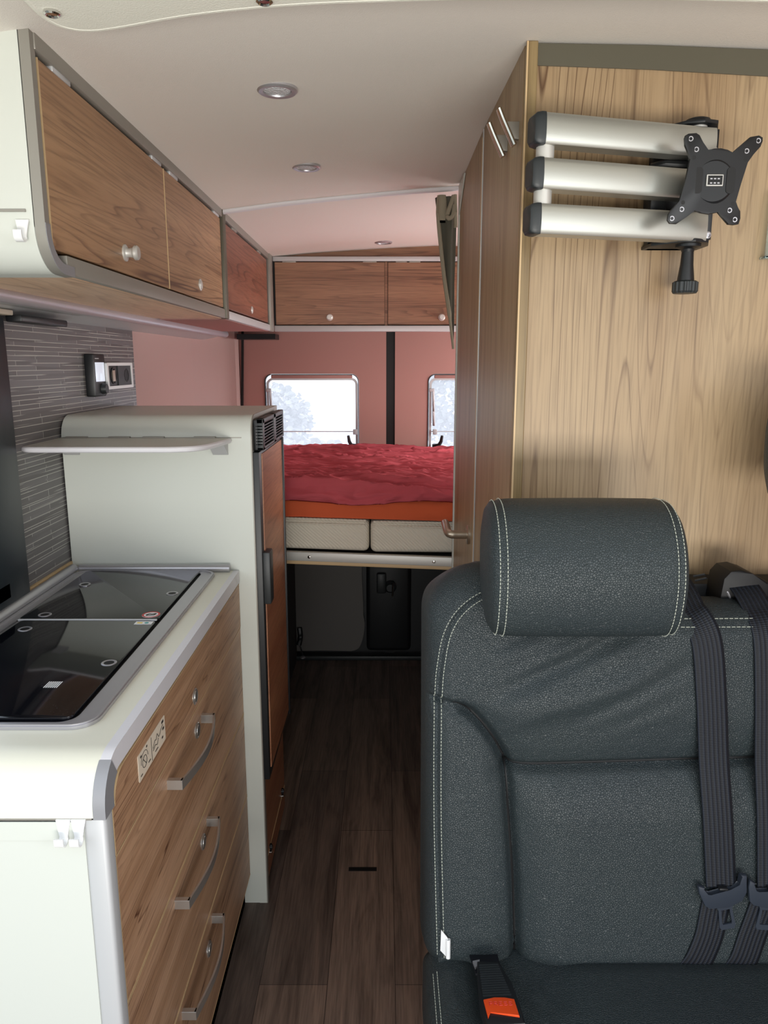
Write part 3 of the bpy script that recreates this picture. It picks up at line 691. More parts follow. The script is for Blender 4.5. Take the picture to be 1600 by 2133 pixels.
# ---------------------------------------------------------------- fridge cabinet
fc = thing('fridge_cabinet', 'tall white cabinet enclosing the refrigerator, rounded top edge', 'cabinet', (-.55, 1.95, 0))
path = [(1.737, 0), (1.737, 1.2465)] + arc(1.787, 1.248, .050, 180, 90, 10) + [(2.16, 1.298)]
bm = band(new(), path[:3], -.016, -.758, -.332); obj('end_panel', bm, M['white'], fc)
bm = band(new(), path[2:], -.016, -.758, -.332); obj('top_panel', bm, M['white'], fc)
bm = new(); box(bm, -.760, -.335, 1.7362, 1.7385, 1.2462, 1.2485); obj('joint_line', bm, M['grey_trim'], fc)
bm = band(new(), [(p[0]-.0008, p[1]+(.0008 if i > 1 else 0)) for i, p in enumerate(path)], -.020, -.333, -.311); obj('edge_trim', bm, M['white'], fc)
bm = band(new(), [(p[0]-.001, p[1]+(.001 if i > 1 else 0)) for i, p in enumerate(path)], -.022, -.3135, -.3105); obj('trim_lip', bm, M['grey_trim'], fc)
bm = new(); box(bm, -.75, -.345, 2.13, 2.15, 0, 1.282); obj('back_panel', bm, M['charcoal'], fc)
bm = new(); box(bm, -.345, -.318, 1.76, 2.14, .03, .345); cp = obj('lower_flap', bm, M['wood_fridge'], fc)
bm = new(); box(bm, -.3185, -.3165, 1.762, 2.138, .098, .1005); obj('flap_joint', bm, M['gold_edge'], cp)
for y, z in ((1.83, .088), (2.075, .105)):
    bm = new(); lathe(bm, (-.318, y, z+.013), (1, 0, 0), [(.006, 0), (.006, .008), (0, .009)]); box(bm, -.318, -.311, y-.005, y+.005, z+.004, z+.022, .002); hg = obj('hinge', bm, M['black_plastic'], cp)
    bm = new(); lathe(bm, (-.318, y, z-.003), (1, 0, 0), [(.0045, 0), (.0045, .006), (.002, .009), (0, .0095)]); obj('hinge_screw', bm, M['chrome'], hg)

fr = thing('refrigerator', 'built-in refrigerator with black frame and reddish wood door panel', 'refrigerator', (-.5, 1.95, .36))
bm = new(); box(bm, -.74, -.335, 1.76, 2.12, .355, 1.240); obj('body', bm, M['black'], fr)
bm = new(); box(bm, -.335, -.296, 1.744, 2.118, .358, 1.212, .003); dd = obj('door', bm, M['black_plastic'], fr)
bm = prism(new(), [(-.296, y, z) for y, z in [(1.762, .385), (2.112, .372), (2.112, 1.205), (1.775, 1.205)]], (.0025, 0, 0)); obj('door_panel', bm, M['wood_fridge'], dd)
bm = new(); box(bm, -.301, -.288, 2.112, 2.120, .358, 1.212, .002); obj('door_edge', bm, M['black_plastic'], dd)
bm = new(); box(bm, -.300, -.279, 1.752, 1.800, .832, .965, .004); obj('handle', bm, M['dark_plastic'], dd)
# vent
bm = new(); box(bm, -.3095, -.298, 1.752, 2.112, 1.215, 1.288, .003); vt = obj('vent_housing', bm, M['black_plastic'], fr)
bm = new(); box(bm, -.302, -.286, 1.752, 2.112, 1.278, 1.290, .002); box(bm, -.302, -.286, 1.752, 2.112, 1.215, 1.223, .002); box(bm, -.302, -.286, 1.752, 1.775, 1.215, 1.290, .002); box(bm, -.302, -.286, 1.93, 1.965, 1.215, 1.290, .002); box(bm, -.302, -.286, 2.10, 2.112, 1.215, 1.290, .002)
for k in range(7): box(bm, -.303, -.287, 1.752, 2.112, 1.228+k*.0072, 1.2305+k*.0072)
obj('vent_grille', bm, M['dark_plastic'], vt)

# folding shelf
fsf = thing('folding_shelf', 'white fold-down shelf with aluminium edge on the tall white cabinet', 'shelf', (-.56, 1.64, 1.24))
pts = [(-.385, 1.735), (-.768, 1.735), (-.768, 1.58)] + [(-.768+.035*(1-math.cos(a)), 1.58-.035*math.sin(a)) for a in [k/6*PI/2 for k in range(1, 7)]] + [(-.46, 1.545)] + [tuple(p) for p in spline([(-.45, 1.546), (-.41, 1.56), (-.385, 1.60), (-.366, 1.70), (-.363, 1.733)], 5)]
pts = pts[1:]
bm = prism(new(), [(p[0], p[1], 1.235) for p in pts], (0, 0, .012)); obj('board', bm, M['white'], fsf)
bm = new(); rail = pts[1:]; q = [(p[0], p[1]-.002, 1.241) for p in rail]; tube(bm, q, .0062, 10); obj('edge_profile', bm, M['edge_white'], fsf)
for bx in (-.735, -.385):
    bm = prism(new(), [(bx-.018, 1.735, 1.236), (bx-.018, 1.69, 1.236), (bx-.018, 1.735, 1.207)], (.036, 0, 0)); obj('bracket', bm, M['grey_plastic'], fsf)
for bx in (-.72, -.62, -.54, -.42):
    bm = new(); box(bm, bx-.025, bx+.025, 1.728, 1.7365, 1.2465, 1.2505); obj('hinge', bm, M['grey_trim'], fsf)

# control panel and socket on the splashback
ct = thing('control_panel', 'black wall control unit with pale display and dial on the splashback', 'control panel', (-.762, 1.935, 1.335))
bm = new(); box(bm, -.763, -.738, 1.915, 1.995, 1.334, 1.442, .004); obj('housing', bm, M['black_plastic'], ct)
bm = new(); box(bm, -.7385, -.7365, 1.924, 1.984, 1.372, 1.421, .0008); sc_ = obj('display', bm, M['display'], ct)
bm = new(); box(bm, -.7385, -.7370, 1.926, 1.950, 1.4295, 1.4315); obj('lettering', bm, M['grey_plastic'], ct)
bm = new(); lathe(bm, (-.738, 1.965, 1.353), (1, 0, 0), [(.014, 0), (.013, .009), (.012, .012), (0, .012)]); obj('dial', bm, M['dark_plastic'], ct)
sk = thing('power_socket', 'white-framed double power outlet beside the control unit on the splashback', 'socket', (-.762, 2.08, 1.35))
bm = new(); box(bm, -.763, -.737, 1.990, 2.192, 1.350, 1.420, .003); obj('housing', bm, M['black_plastic'], sk)
bm = new(); a = rrect(1.990, 2.192, 1.350, 1.420, .004, 3); b_ = rrect(2.001, 2.181, 1.358, 1.412, .002, 3)
k = len(a); L = [[bm.verts.new((x, p[0], p[1])) for p in lst] for x in (-.738, -.732) for lst in (b_, a)]
for i in range(k):
    j = (i+1) % k
    bm.faces.new((L[0][i], L[0][j], L[1][j], L[1][i])); bm.faces.new((L[2][i], L[3][i], L[3][j], L[2][j])); bm.faces.new((L[0][i], L[2][i], L[2][j], L[0][j])); bm.faces.new((L[1][i], L[1][j], L[3][j], L[3][i]))
obj('frame', bm, M['white_plastic'], sk)
bm = new(); box(bm, -.7375, -.7345, 2.078, 2.181, 1.358, 1.412); box(bm, -.7375, -.7345, 2.001, 2.015, 1.358, 1.412); obj('insert', bm, M['dark_plastic'], sk)
bm = new(); lathe(bm, (-.7347, 2.145, 1.385), (1, 0, 0), [(.019, 0), (.019, .0008), (.016, .0008), (.016, .0002), (0, .0002)], 8); obj('outlet', bm, M['black'], sk)
bm = new(); lathe(bm, (-.7375, 2.045, 1.385), (1, 0, 0), [(.022, 0), (.022, .003), (.018, .003), (.018, .0005), (0, .0005)]); obj('outlet', bm, M['black'], sk)
bm = new(); box(bm, -.7372, -.734, 2.035, 2.055, 1.37, 1.40); obj('contact', bm, M['lever'], sk)

# ---------------------------------------------------------------- bed
bd = thing('bed', 'fixed rear bed platform with aluminium front rail across the van', 'bed', (0, 2.8, .8))
pa, pb = (-.425, 2.322), (.24, 2.226)
bm = prism(new(), [(pa[0], pa[1], .79), (pb[0], pb[1], .79), (.9, 2.226, .79), (.9, 3.38, .79), (-.75, 3.38, .79), (-.75, 2.335, .79)], (0, 0, .03)); obj('platform', bm, M['charcoal'], bd)
def rail_prism(z0, z1, off, t_):
    bm = new(); d = Vector((pb[0]-pa[0], pb[1]-pa[1])).normalized(); nrm = Vector((d[1], -d[0]))
    p = [(pa[0]+nrm[0]*off, pa[1]+nrm[1]*off), (pb[0]+nrm[0]*off, pb[1]+nrm[1]*off), (pb[0]+nrm[0]*(off-t_), pb[1]+nrm[1]*(off-t_)), (pa[0]+nrm[0]*(off-t_), pa[1]+nrm[1]*(off-t_))]
    return prism(bm, [(x, y, z0) for x, y in p], (0, 0, z1-z0), .0015)
rl = obj('front_rail', rail_prism(.800, .829, .018, .018), M['alu_matte'], bd)
obj('lower_rail', rail_prism(.788, .800, .014, .014), M['gold_edge'], bd)
for x in (-.238, .155):
    y = pa[1] + (x-pa[0])*(pb[1]-pa[1])/(pb[0]-pa[0]) - .018
    bm = new(); lathe(bm, (x, y, .814), (-.14, -1, 0), [(.0055, 0), (.0045, .003), (0, .004)]); obj('bolt', bm, M['chrome'], rl)
# mattress pads
def pad(name, x0, x1, y0f, z0, z1, label, top=False):
    bm = new()
    box(bm, x0, x1, 0, 1, z0, z1, .018, 4)
    for v in bm.verts:
        fy = y0f(v.co.x); v.co.y = fy + .01 + v.co.y*(3.37-fy)
    m_ = thing(name, label, 'mattress', ((x0+x1)/2, 2.8, z0), 'mattress pads of the rear bed')
    obj('cover', bm, M['mattress'], m_)
    bm = new()
    tube(bm, [(x0+.012, y0f(x0)+.010, z1-.017), ((x0+x1)/2, y0f((x0+x1)/2)+.006, z1-.018), (x1-.012, y0f(x1)+.010, z1-.017)], .0028, 8)
    tube(bm, [(x0+.010, y0f(x0)+.013, z1-.004), ((x0+x1)/2, y0f((x0+x1)/2)+.011, z1-.003), (x1-.010, y0f(x1)+.013, z1-.004)], .0035, 8)
    obj('piping', bm, M['mattress'], m_)
yf = lambda x: pa[1] + (min(x, .22)-pa[0])*(pb[1]-pa[1])/(pb[0]-pa[0]) - .008
pad('mattress_pad', -.74, -.047, yf, .832, .937, 'left cream mattress pad under the orange sheet, resting on the bed rail')
pad('mattress_pad', -.043, .88, yf, .830, .934, 'right cream mattress pad under the orange sheet, resting on the bed rail')
# fitted sheet over the upper mattress
bm = new()
def shf(u, v):
    x = -.73 + 1.6*u; s = v*1.35
    y0 = yf(x) + .018
    if s < .062: y, z = y0 - .006*math.sin(s/.062*PI), .938 + s
    else:
        q = s-.062; y = y0 + q*.85; z = 1.0
    w_ = noise.noise(Vector((x*9, s*30, 2)))*.006 + noise.noise(Vector((x*25+s*30, s*60, 5)))*.003
    return (x, y - w_*(1 if s < .062 else 0), z + (w_*.5 if s >= .062 else 0))
grid(bm, 200, 90, shf); tag(obj('fitted_sheet', bm, M['sheet'], auto=180), 'orange-red fitted sheet stretched over the mattress below the duvet', 'sheet')
# duvet
bm = new()
def duv(u, v):
    x = -.74 + 1.6*u
    s = v*1.12
    hem = .034 + .016*noise.noise(Vector((x*4, 0, 9))) - .012*math.exp(-((x-.02)/.13)**2)*0 
    y0 = yf(x) + .012
    r = .03
    if s < hem: y, z = y0 - .002, 1.032 - (hem - s)*1.05
    else:
        q = s-hem; ang = min(q/r, PI/2)
        y = y0 + r*(1-math.cos(ang)) + max(0, q - r*PI/2); z = 1.032 + .020*math.sin(ang)*.3
    # crumpled folds that run mostly along x
    wx = x*3.0 + .6*noise.noise(Vector((x*3, s*6, 1)))
    f = noise.noise(Vector((wx, s*17 + .9*noise.noise(Vector((x*2.6, s*7, 3))), 0)))
    f2 = noise.noise(Vector((x*8 + 2*f, s*44, 7)))
    f3 = noise.noise(Vector((x*19, s*85+x*6, 4)))
    big = noise.noise(Vector((x*1.9, s*2.5, 11)))
    rid = (1-abs(f)*2.0)
    h = .020*rid + .013*(1-2.6*abs(f2)) + .0035*f3 + .016*big
    if s < hem: return (x, y - h*1.0, z + .002*f3)
    z += h*min(1, (s-hem)/.04+.5)
    z += -.012*max(0, s-.3) + .018*max(0, x)*s
    return (x, y - (.004*rid if s < hem+.03 else 0), max(z, 1.006))
grid(bm, 320, 260, duv)
ext = bmesh.ops.extrude_face_region(bm, geom=bm.faces[:])
for v in [g for g in ext['geom'] if isinstance(g, bmesh.types.BMVert)]: v.co.z -= .004; v.co.y += .003
tag(obj('duvet', bm, M['duvet'], auto=180), 'crumpled raspberry-red duvet lying on the rear bed', 'duvet')

# ---------------------------------------------------------------- wardrobe / bathroom on the right
wr = thing('wardrobe', 'tall light wood wardrobe facing the bench, carrying the screen mount', 'wardrobe', (.6, 1.45, 0))
bm = new()
px_ = [(.229, 1.215)]
pts = [(.229, 1.215, 0), (.998, 1.215, 0), (.998, 1.215, 1.835)] + [(x, 1.215, ceil_at(x, 1.215)-.03) for x in (.8, .7, .6, .5, .4, .3, .229)]
prism(bm, pts, (0, .016, 0)); obj('front_panel', bm, M['wood_wardrobe'], wr)
pts = [(.229, 1.219, ceil_at(.229, 1.2)-.045)] + [(x, 1.219, ceil_at(x, 1.2)-.045) for x in (.3, .4, .5, .6, .7, .8)] + [(x, 1.219, ceil_at(x, 1.2)-.002) for x in (.8, .7, .6, .5, .4, .3, .229)]
pts = [(p[0], p[1]-.006, p[2]+(.013 - .006*max(0, (p[0]-.23)/.35) if i < 7 else 0)) for i, p in enumerate(pts)]
prism(bm := new(), pts, (0, .012, 0)); obj('top_trim', bm, M['strip_dark'], wr)
bm = new(); box(bm, .213, .2285, 1.2085, 1.232, 0, ceil_at(.22, 1.22)-.001, .0012, 1); obj('corner_post', bm, M['wood_edge'], wr)
bm = new(); box(bm, .2115, .2140, 1.2075, 1.2125, 0, ceil_at(.22, 1.22)-.002); obj('edge_banding', bm, M['gold_edge'], wr)
bm = new(); box(bm, .2125, .228, 1.232, 1.696, 0, 1.906); dr = obj('door', bm, M['wood_side'], wr)
bm = new(); box(bm, .2105, .2125, 1.696, 1.701, 0, 1.906); obj('edge_strip', bm, M['pale_trim'], wr)
for y, dx, lb in ((1.262, 0, 'front one of the two slanted chrome coat hooks high on the wardrobe side'), (1.375, -.002, 'rear one of the two slanted chrome coat hooks high on the wardrobe side')):
    ck = thing('coat_hook', lb, 'hook', (.2125, y, 1.73), 'chrome coat hooks on the wardrobe side')
    dz = 0 if dx == 0 else .012
    bm = prism(new(), [(.2128, y-.005, 1.765+dz), (.2128, y-.005, 1.791+dz), (.192, y-.005, 1.791+dz), (.203, y-.005, 1.766+dz)], (0, .010, 0), .0008); obj('base', bm, M['grey_trim'], ck)
    bm = new(); n_ = 24; rr = []
    P4 = [Vector(p) for p in spline([(.206, y, 1.757+dz), (.2000, y, 1.769+dz), (.1930, y, 1.783+dz), (.1862, y, 1.797+dz), (.1805, y, 1.810+dz)], 6)]
    for k, p in enumerate(P4):
        tg = (P4[min(k+1, 24)]-P4[max(k-1, 0)]).normalized(); nn = Vector((-tg.z, 0, tg.x))
        rr.append([bm.verts.new(p + nn*.0048*math.cos(a) + Vector((0, .0095*math.sin(a), 0))) for a in [q*PI/6 for q in range(12)]])
    for a, b_ in zip(rr, rr[1:]):
        for q in range(12): bm.faces.new((a[q], a[(q+1) % 12], b_[(q+1) % 12], b_[q]))
    bm.faces.new(rr[0]); bm.faces.new(list(reversed(rr[-1]))); obj('bar', bm, M['chrome'], ck)
bt = thing('bathroom_door', 'light striped wood bathroom door with lever handle along the aisle', 'door', (.22, 2.0, 0))
bm = new(); box(bm, .2125, .230, 1.703, 2.190, 0.01, 1.908); obj('leaf', bm, M['wood_side'], bt)
bm = new(); box(bm, .2115, .2130, 1.716, 1.7215, 0.01, 1.895); obj('edge_banding', bm, M['gold_edge'], bt)
bm = new(); lathe(bm, (.2125, 1.795, 1.000), (-1, 0, 0), [(.024, 0), (.024, .005), (.021, .007), (0, .007)], 32); hs_ = obj('handle_rosette', bm, M['lever'], bt)
bm = new(); tube(bm, [tuple(p) for p in spline([(.2105, 1.795, 1.000), (.185, 1.795, 1.000), (.166, 1.797, 1.001), (.160, 1.815, 1.003), (.160, 1.85, 1.006), (.160, 1.895, 1.008)], 6)], .0105, 14); obj('lever', bm, M['lever'], bt)
bm = new(); box(bm, .2085, .99, 2.192, 2.208, 0, 1.895, .002); 
tag(obj('partition', bm, M['white']), 'pale partition edge at the end of the bathroom door before the bed', 'partition')
bm = prism(new(), [(.2115, 2.05, 1.902), (.2115, 2.188, 1.902), (.2115, 2.188, 1.825)], (-.004, 0, 0)); tag(obj('corner_bracket', bm, M['white']), 'small triangular pale bracket at the top of the bathroom door', 'bracket')

# curtain tied up at the end of the partition
cu = thing('curtain', 'grey-beige privacy curtain bunched at the ceiling beside the partition', 'curtain', (.19, 2.26, 1.47))
bm = new()
def cuf(u, v):
    z = 1.885 - .42*v; wd = .055*(1-v)**.9 + .004
    xr = .2075; xl = xr - wd
    a = u*2*PI
    cx = (xl+xr)/2; th_ = .018*(1-.6*v)
    return (cx + (wd/2)*math.cos(a)*(1+.08*math.sin(5*a+v*9)), 2.262 + th_*math.sin(a) - .004*math.sin(4*a+3*v), z)
vs = grid(bm, 48, 40, cuf, closed_u=True); bm.faces.new([vs[i][0] for i in range(48)]); bm.faces.new([vs[i][-1] for i in range(47, -1, -1)]); obj('fabric', bm, M['curtain_dark'], cu, auto=80)
bm = new(); pth = [tuple(p) for p in spline([(.158, 2.25, 1.888), (.155, 2.248, 1.84), (.163, 2.246, 1.76), (.176, 2.246, 1.66), (.192, 2.246, 1.56), (.206, 2.248, 1.46)], 6)]
tube(bm, pth, [.006]*(len(pth)-6) + [.004]*6, 8); obj('folded_hem', bm, M['curtain'], cu)
bm = new()
def rollf(u, v):
    a = u*2*PI; z = 1.888 - .075*v; k = math.sin(PI*min(1, v*1.1+.05))**.5
    return (.166 + (.008+.005*k)*math.cos(a) + .002*v, 2.242 + .012*math.sin(a)*k, z)
grid(bm, 16, 12, rollf, closed_u=True)
tube(bm, [tuple(p) for p in spline([(.198, 2.24, 1.885), (.190, 2.234, 1.862), (.181, 2.23, 1.835), (.184, 2.23, 1.823), (.196, 2.232, 1.832), (.200, 2.238, 1.86)], 6)], .0062, 10)
tube(bm, [(.202, 2.238, 1.888), (.204, 2.236, 1.84), (.205, 2.24, 1.80)], .006, 8)
obj('knot', bm, M['curtain'], cu)

# ---------------------------------------------------------------- screen mount
sm = thing('screen_mount', 'folded three-arm aluminium screen mount with black plate on the wardrobe wall', 'screen mount', (.44, 1.2, 1.52))
bm = new(); box(bm, .405, .484, 1.196, 1.2145, 1.592, 1.765, .002); obj('wall_plate', bm, M['black_plastic'], sm)
bm = new()
for z0, z1 in ((1.752, 1.757), (1.592, 1.597)):
    prism(bm, [(.402, 1.214, z0), (.488, 1.214, z0), (.488, 1.17, z0), (.474, 1.136, z0), (.452, 1.128, z0), (.430, 1.136, z0), (.402, 1.17, z0)], (0, 0, z1-z0), .001)
prism(bm, [(.474, 1.16, 1.600), (.487, 1.16, 1.600), (.487, 1.16, 1.752), (.474, 1.16, 1.752)], (0, .03, 0), .001)
lathe(bm, (.452, 1.155, 1.757), (0, 0, 1), [(.018, 0), (.017, .005), (.012, .007), (0, .007)])
lathe(bm, (.452, 1.155, 1.592), (0, 0, -1), [(.018, 0), (.018, .004), (.010, .007), (.008, .012)])
obj('clevis', bm, M['black_plastic'], sm)
def arm(p, q, zc0, zc1, hh=.0198, th_=.017):
    """extruded rounded arm from p (left) to q (right) in plan"""
    P, Q = Vector((p[0], p[1], zc0)), Vector((q[0], q[1], zc1)); d = (Q-P).normalized(); s = Vector((0, 0, 1)).cross(d); s = Vector((-d.y, d.x, 0)).normalized()
    bm = new(); prof = []
    for k in range(7):
        a = -PI/2 + PI*k/6; prof.append((-th_*.55 - th_*.35*math.cos(a), hh*math.sin(a)*.98))
    prof = [(-th_*.35, -hh)] + [(-th_*.80-.003*math.cos(-PI/2+PI*k/8), (hh)*math.sin(-PI/2+PI*k/8)) for k in range(9)] + [(-th_*.35, hh), (th_*.7, hh), (th_, hh*.75), (th_, -hh*.75), (th_*.7, -hh)]
    def ring(c, sc=1.0): return [bm.verts.new(c + s*a*sc + Vector((0, 0, b_*sc))) for a, b_ in prof]
    return bm, P, Q, d, ring
arms = [((.216, 1.098), (.470, 1.150), 1.732, 1.727), ((.215, 1.098), (.450, 1.148), 1.675, 1.671), ((.214, 1.098), (.466, 1.148), 1.616, 1.613)]
for (p, q, za, zb) in arms:
    bm, P, Q, d, ring = arm(p, q, za, zb)
    a = ring(P); b_ = ring(Q); n = len(a)
    for i in range(n): bm.faces.new((a[i], a[(i+1) % n], b_[(i+1) % n], b_[i]))
    bm.faces.new(a); bm.faces.new(list(reversed(b_)))
    ao = obj('arm', bm, M['brushed'], sm, auto=30)
    bm, P, Q, d, ring = arm(p, q, za, zb, .0205, .0178)
    rs = [ring(P+d*.0005), ring(P-d*.005), ring(P-d*.012, .93), ring(P-d*.0145, .80)]
    for r0, r1 in zip(rs, rs[1:]):
        for i in range(n): bm.faces.new((r0[i], r0[(i+1) % n], r1[(i+1) % n], r1[i]))
    bm.faces.new(rs[0]); bm.faces.new(list(reversed(rs[-1])))
    obj('end_cap', bm, M['dark_plastic'], ao, auto=40)
for x, y, z0, z1 in ((.223, 1.102, 1.694, 1.713), (.222, 1.102, 1.635, 1.656), (.452, 1.152, 1.690, 1.710), (.452, 1.152, 1.632, 1.652), (.452, 1.152, 1.745, 1.753), (.452, 1.152, 1.592, 1.60)):
    bm = new(); cyl(bm, (x, y, z0), (x, y, z1), .0125); obj('pivot', bm, M['alu_matte'], sm)
for x, z in ((.482, 1.722), (.482, 1.606)):
    bm = new(); lathe(bm, (x-.001, 1.160, z), (0, -1, 0), [(.005, 0), (.005, .003), (.0035, .0035), (.0035, .001), (0, .001)], 12); obj('screw', bm, M['steel'], sm)
# wall clamp pieces behind the arms
bm = new(); box(bm, .395, .420, 1.165, 1.200, 1.640, 1.700, .004); tube(bm, [(.393, 1.165, 1.70), (.41, 1.155, 1.703), (.44, 1.15, 1.700)], .007, 10); box(bm, .392, .410, 1.14, 1.2, 1.612, 1.640, .003)
obj('clamp', bm, M['black_plastic'], sm)
# screen plate
tr_ = [(1115, 620), (1120, 604), (1135, 595), (1180, 590), (1200, 600), (1225, 640), (1255, 680), (1290, 668), (1330, 665), (1370, 672), (1400, 690), (1450, 640), (1495, 600), (1545, 590), (1568, 600), (1570, 620), (1560, 650), (1520, 690), (1490, 735), (1465, 850), (1440, 950), (1455, 980), (1475, 1000), (1480, 1040), (1472, 1072), (1445, 1077), (1410, 1075), (1375, 1040), (1345, 1005), (1290, 1022), (1240, 1015), (1205, 1000), (1160, 1040), (1105, 1078), (1065, 1077), (1050, 1060), (1052, 1030), (1065, 1005), (1115, 955), (1140, 840), (1160, 725), (1140, 690), (1120, 655)]
def pl_(p):  # plate drawing units to metres in the plane of the plate
    return (.451 + (p[0]-1303)*.000246, 1.697 - (p[1]-835)*.000238 - .032)
P2 = [pl_(p) for p in tr_]
bm = prism(new(), [(x, 1.080+(x-.45)*.12, z) for x, z in reversed(P2)], (0, .005, 0), .0008); plt = obj('screen_plate', bm, M['black_plastic'], sm)
bm = new(); cx, cz = pl_((1300, 845)); lathe(bm, (cx, 1.078, cz), (0, 1, 0), [(.0, 0), (.026, 0), (.029, .003), (.029, .008), (.018, .02), (.018, .06)], 40); obj('tilt_hub', bm, M['black_plastic'], plt)
for p in ((1150, 622), (1187, 677), (1543, 619), (1480, 676), (1128, 999), (1075, 1050), (1410, 998), (1446, 1048)):
    x, z = pl_(p); bm = new(); lathe(bm, (x, 1.0805+(x-.45)*.12, z), (0, -1, 0), [(.0034, 0), (.0034, .0008), (.0022, .0008), (.0022, -.0005), (0, -.0005)], 16); obj('eyelet', bm, M['steel'], plt)
for p in ((1176, 720), (1478, 720), (1132, 962), (1424, 962)):
    x, z = pl_(p); bm = new(); lathe(bm, (x, 1.0805+(x-.45)*.12, z), (0, -1, 0), [(.0028, 0), (.0028, .0008), (0, .0008)], 16); obj('bore', bm, M['black'], plt)
for p0, p1 in (((1185, 770), (1235, 912)), ((1368, 770), (1415, 912))):
    (x0, z1), (x1, z0) = pl_(p0), pl_(p1)
    bm = new(); prism(bm, [(x, 1.0770, z) for x, z in rrect(x0, x1, z0, z1, .005, 5)], (0, .002, 0)); obj('slot', bm, M['black'], plt)
(x0, z1), (x1, z0) = pl_((1255, 810)), pl_((1348, 873))
bm = new(); box(bm, x0, x1, 1.0755, 1.078, z0, z1, .0006, 1); db = obj('centre_badge', bm, M['alu_matte'], plt)
bm = new(); box(bm, x0+.0016, x1-.0016, 1.0750, 1.0757, z0+.0016, z1-.0016); obj('badge_window', bm, M['black'], db)
bm = new()
for i in range(3):
    for j in range(2): box(bm, x0+.0045+i*.005, x0+.0075+i*.005, 1.0747, 1.0751, z0+.003+j*.0055, z0+.0045+j*.0055)
obj('badge_marks', bm, M['steel'], db)
# clamp screw with ridged knob
bm = new(); lathe(bm, (.452, 1.155, 1.583), (0, 0, -1), [(.004, -.005), (.004, 0), (.0085, .002), (.0095, .02), (.0125, .044), (.0125, .046)], 32); obj('clamp_spindle', bm, M['black_plastic'], sm)
bm = new(); n = 64; c0 = Vector((.452, 1.155, 0)); rings = []
for z, r in ((1.540, .015), (1.538, .0185), (1.525, .0185), (1.522, .0165)):
    rings.append([bm.verts.new((c0.x+(r-(.0012 if (i//2) % 2 else 0))*math.cos(2*PI*i/n), c0.y+(r-(.0012 if (i//2) % 2 else 0))*math.sin(2*PI*i/n), z)) for i in range(n)])
for a, b_ in zip(rings, rings[1:]):
    for i in range(n): bm.faces.new((a[i], a[(i+1) % n], b_[(i+1) % n], b_[i]))
bm.faces.new(rings[0]); bm.faces.new(list(reversed(rings[-1]))); obj('clamp_knob', bm, M['dark_plastic'], sm, auto=20)

# clear holder at the right edge
bm = new(); box(bm, .588, .80, 1.195, 1.199, 1.578, 1.675, .001); box(bm, .588, .80, 1.195, 1.2145, 1.578, 1.582, .001); tag(obj('acrylic_holder', bm, M['clear']), 'clear acrylic holder on the wardrobe wall at the right photo edge', 'holder')

# ---------------------------------------------------------------- bench seat
bn = thing('bench_seat', 'dark grey leather double bench seat with white stitching', 'bench seat', (.52, 1.0, 0))
BX0, BX1, BZ0, BZ1 = .063, .985, .485, 1.118
def ztop(x): return BZ1 - .056*smooth(.40, .44, x)
def front_y(z): return .980 + (z-.50)*.12
def smooth(a, b_, x):
    t_ = max(0, min(1, (x-a)/(b_-a))); return t_*t_*(3-2*t_)
groove = [tuple(p) for p in spline([(.080, .922), (.098, .920), (.117, .912), (.142, .890), (.163, .864), (.178, .838), (.187, .812), (.192, .742), (.201, .628), (.206, .50)], 8)]
horiz = [(.187, .814), (.321, .818), (.466, .823), (.583, .826), (.99, .83)]
def horiz_z(x):
    for (a, za), (b_, zb) in zip(horiz, horiz[1:]):
        if a <= x <= b_: return za + (zb-za)*(x-a)/(b_-a)
    return horiz[-1][1]
def dist_pl(p, pl2):
    best = 9
    for a, b_ in zip(pl2, pl2[1:]):
        ax, ay, bx, by = a[0], a[1], b_[0], b_[1]; dx, dy = bx-ax, by-ay
        t_ = max(0, min(1, ((p[0]-ax)*dx+(p[1]-ay)*dy)/(dx*dx+dy*dy)))
        d = math.hypot(p[0]-ax-dx*t_, p[1]-ay-dy*t_)
        if d < best: best = d
    return best
seam = [tuple(p) for p in spline([(.30, 1.094), (.20, 1.092), (.150, 1.083), (.118, 1.062), (.097, 1.030), (.087, .985), (.082, .917), (.082, .742), (.088, .520)], 8)]
def edge_d(x, z):
    """distance inside the rounded outline"""
    r = .085; rb = .03
    cx = BX0+r; dl = x-BX0; dt = ztop(x)-z
    if x < cx and z > BZ1-r: return r - math.hypot(cx-x, z-(BZ1-r))
    if x < BX0+rb and z < BZ0+rb: return rb - math.hypot(BX0+rb-x, BZ0+rb-z)
    return min(dl, dt, z-BZ0)
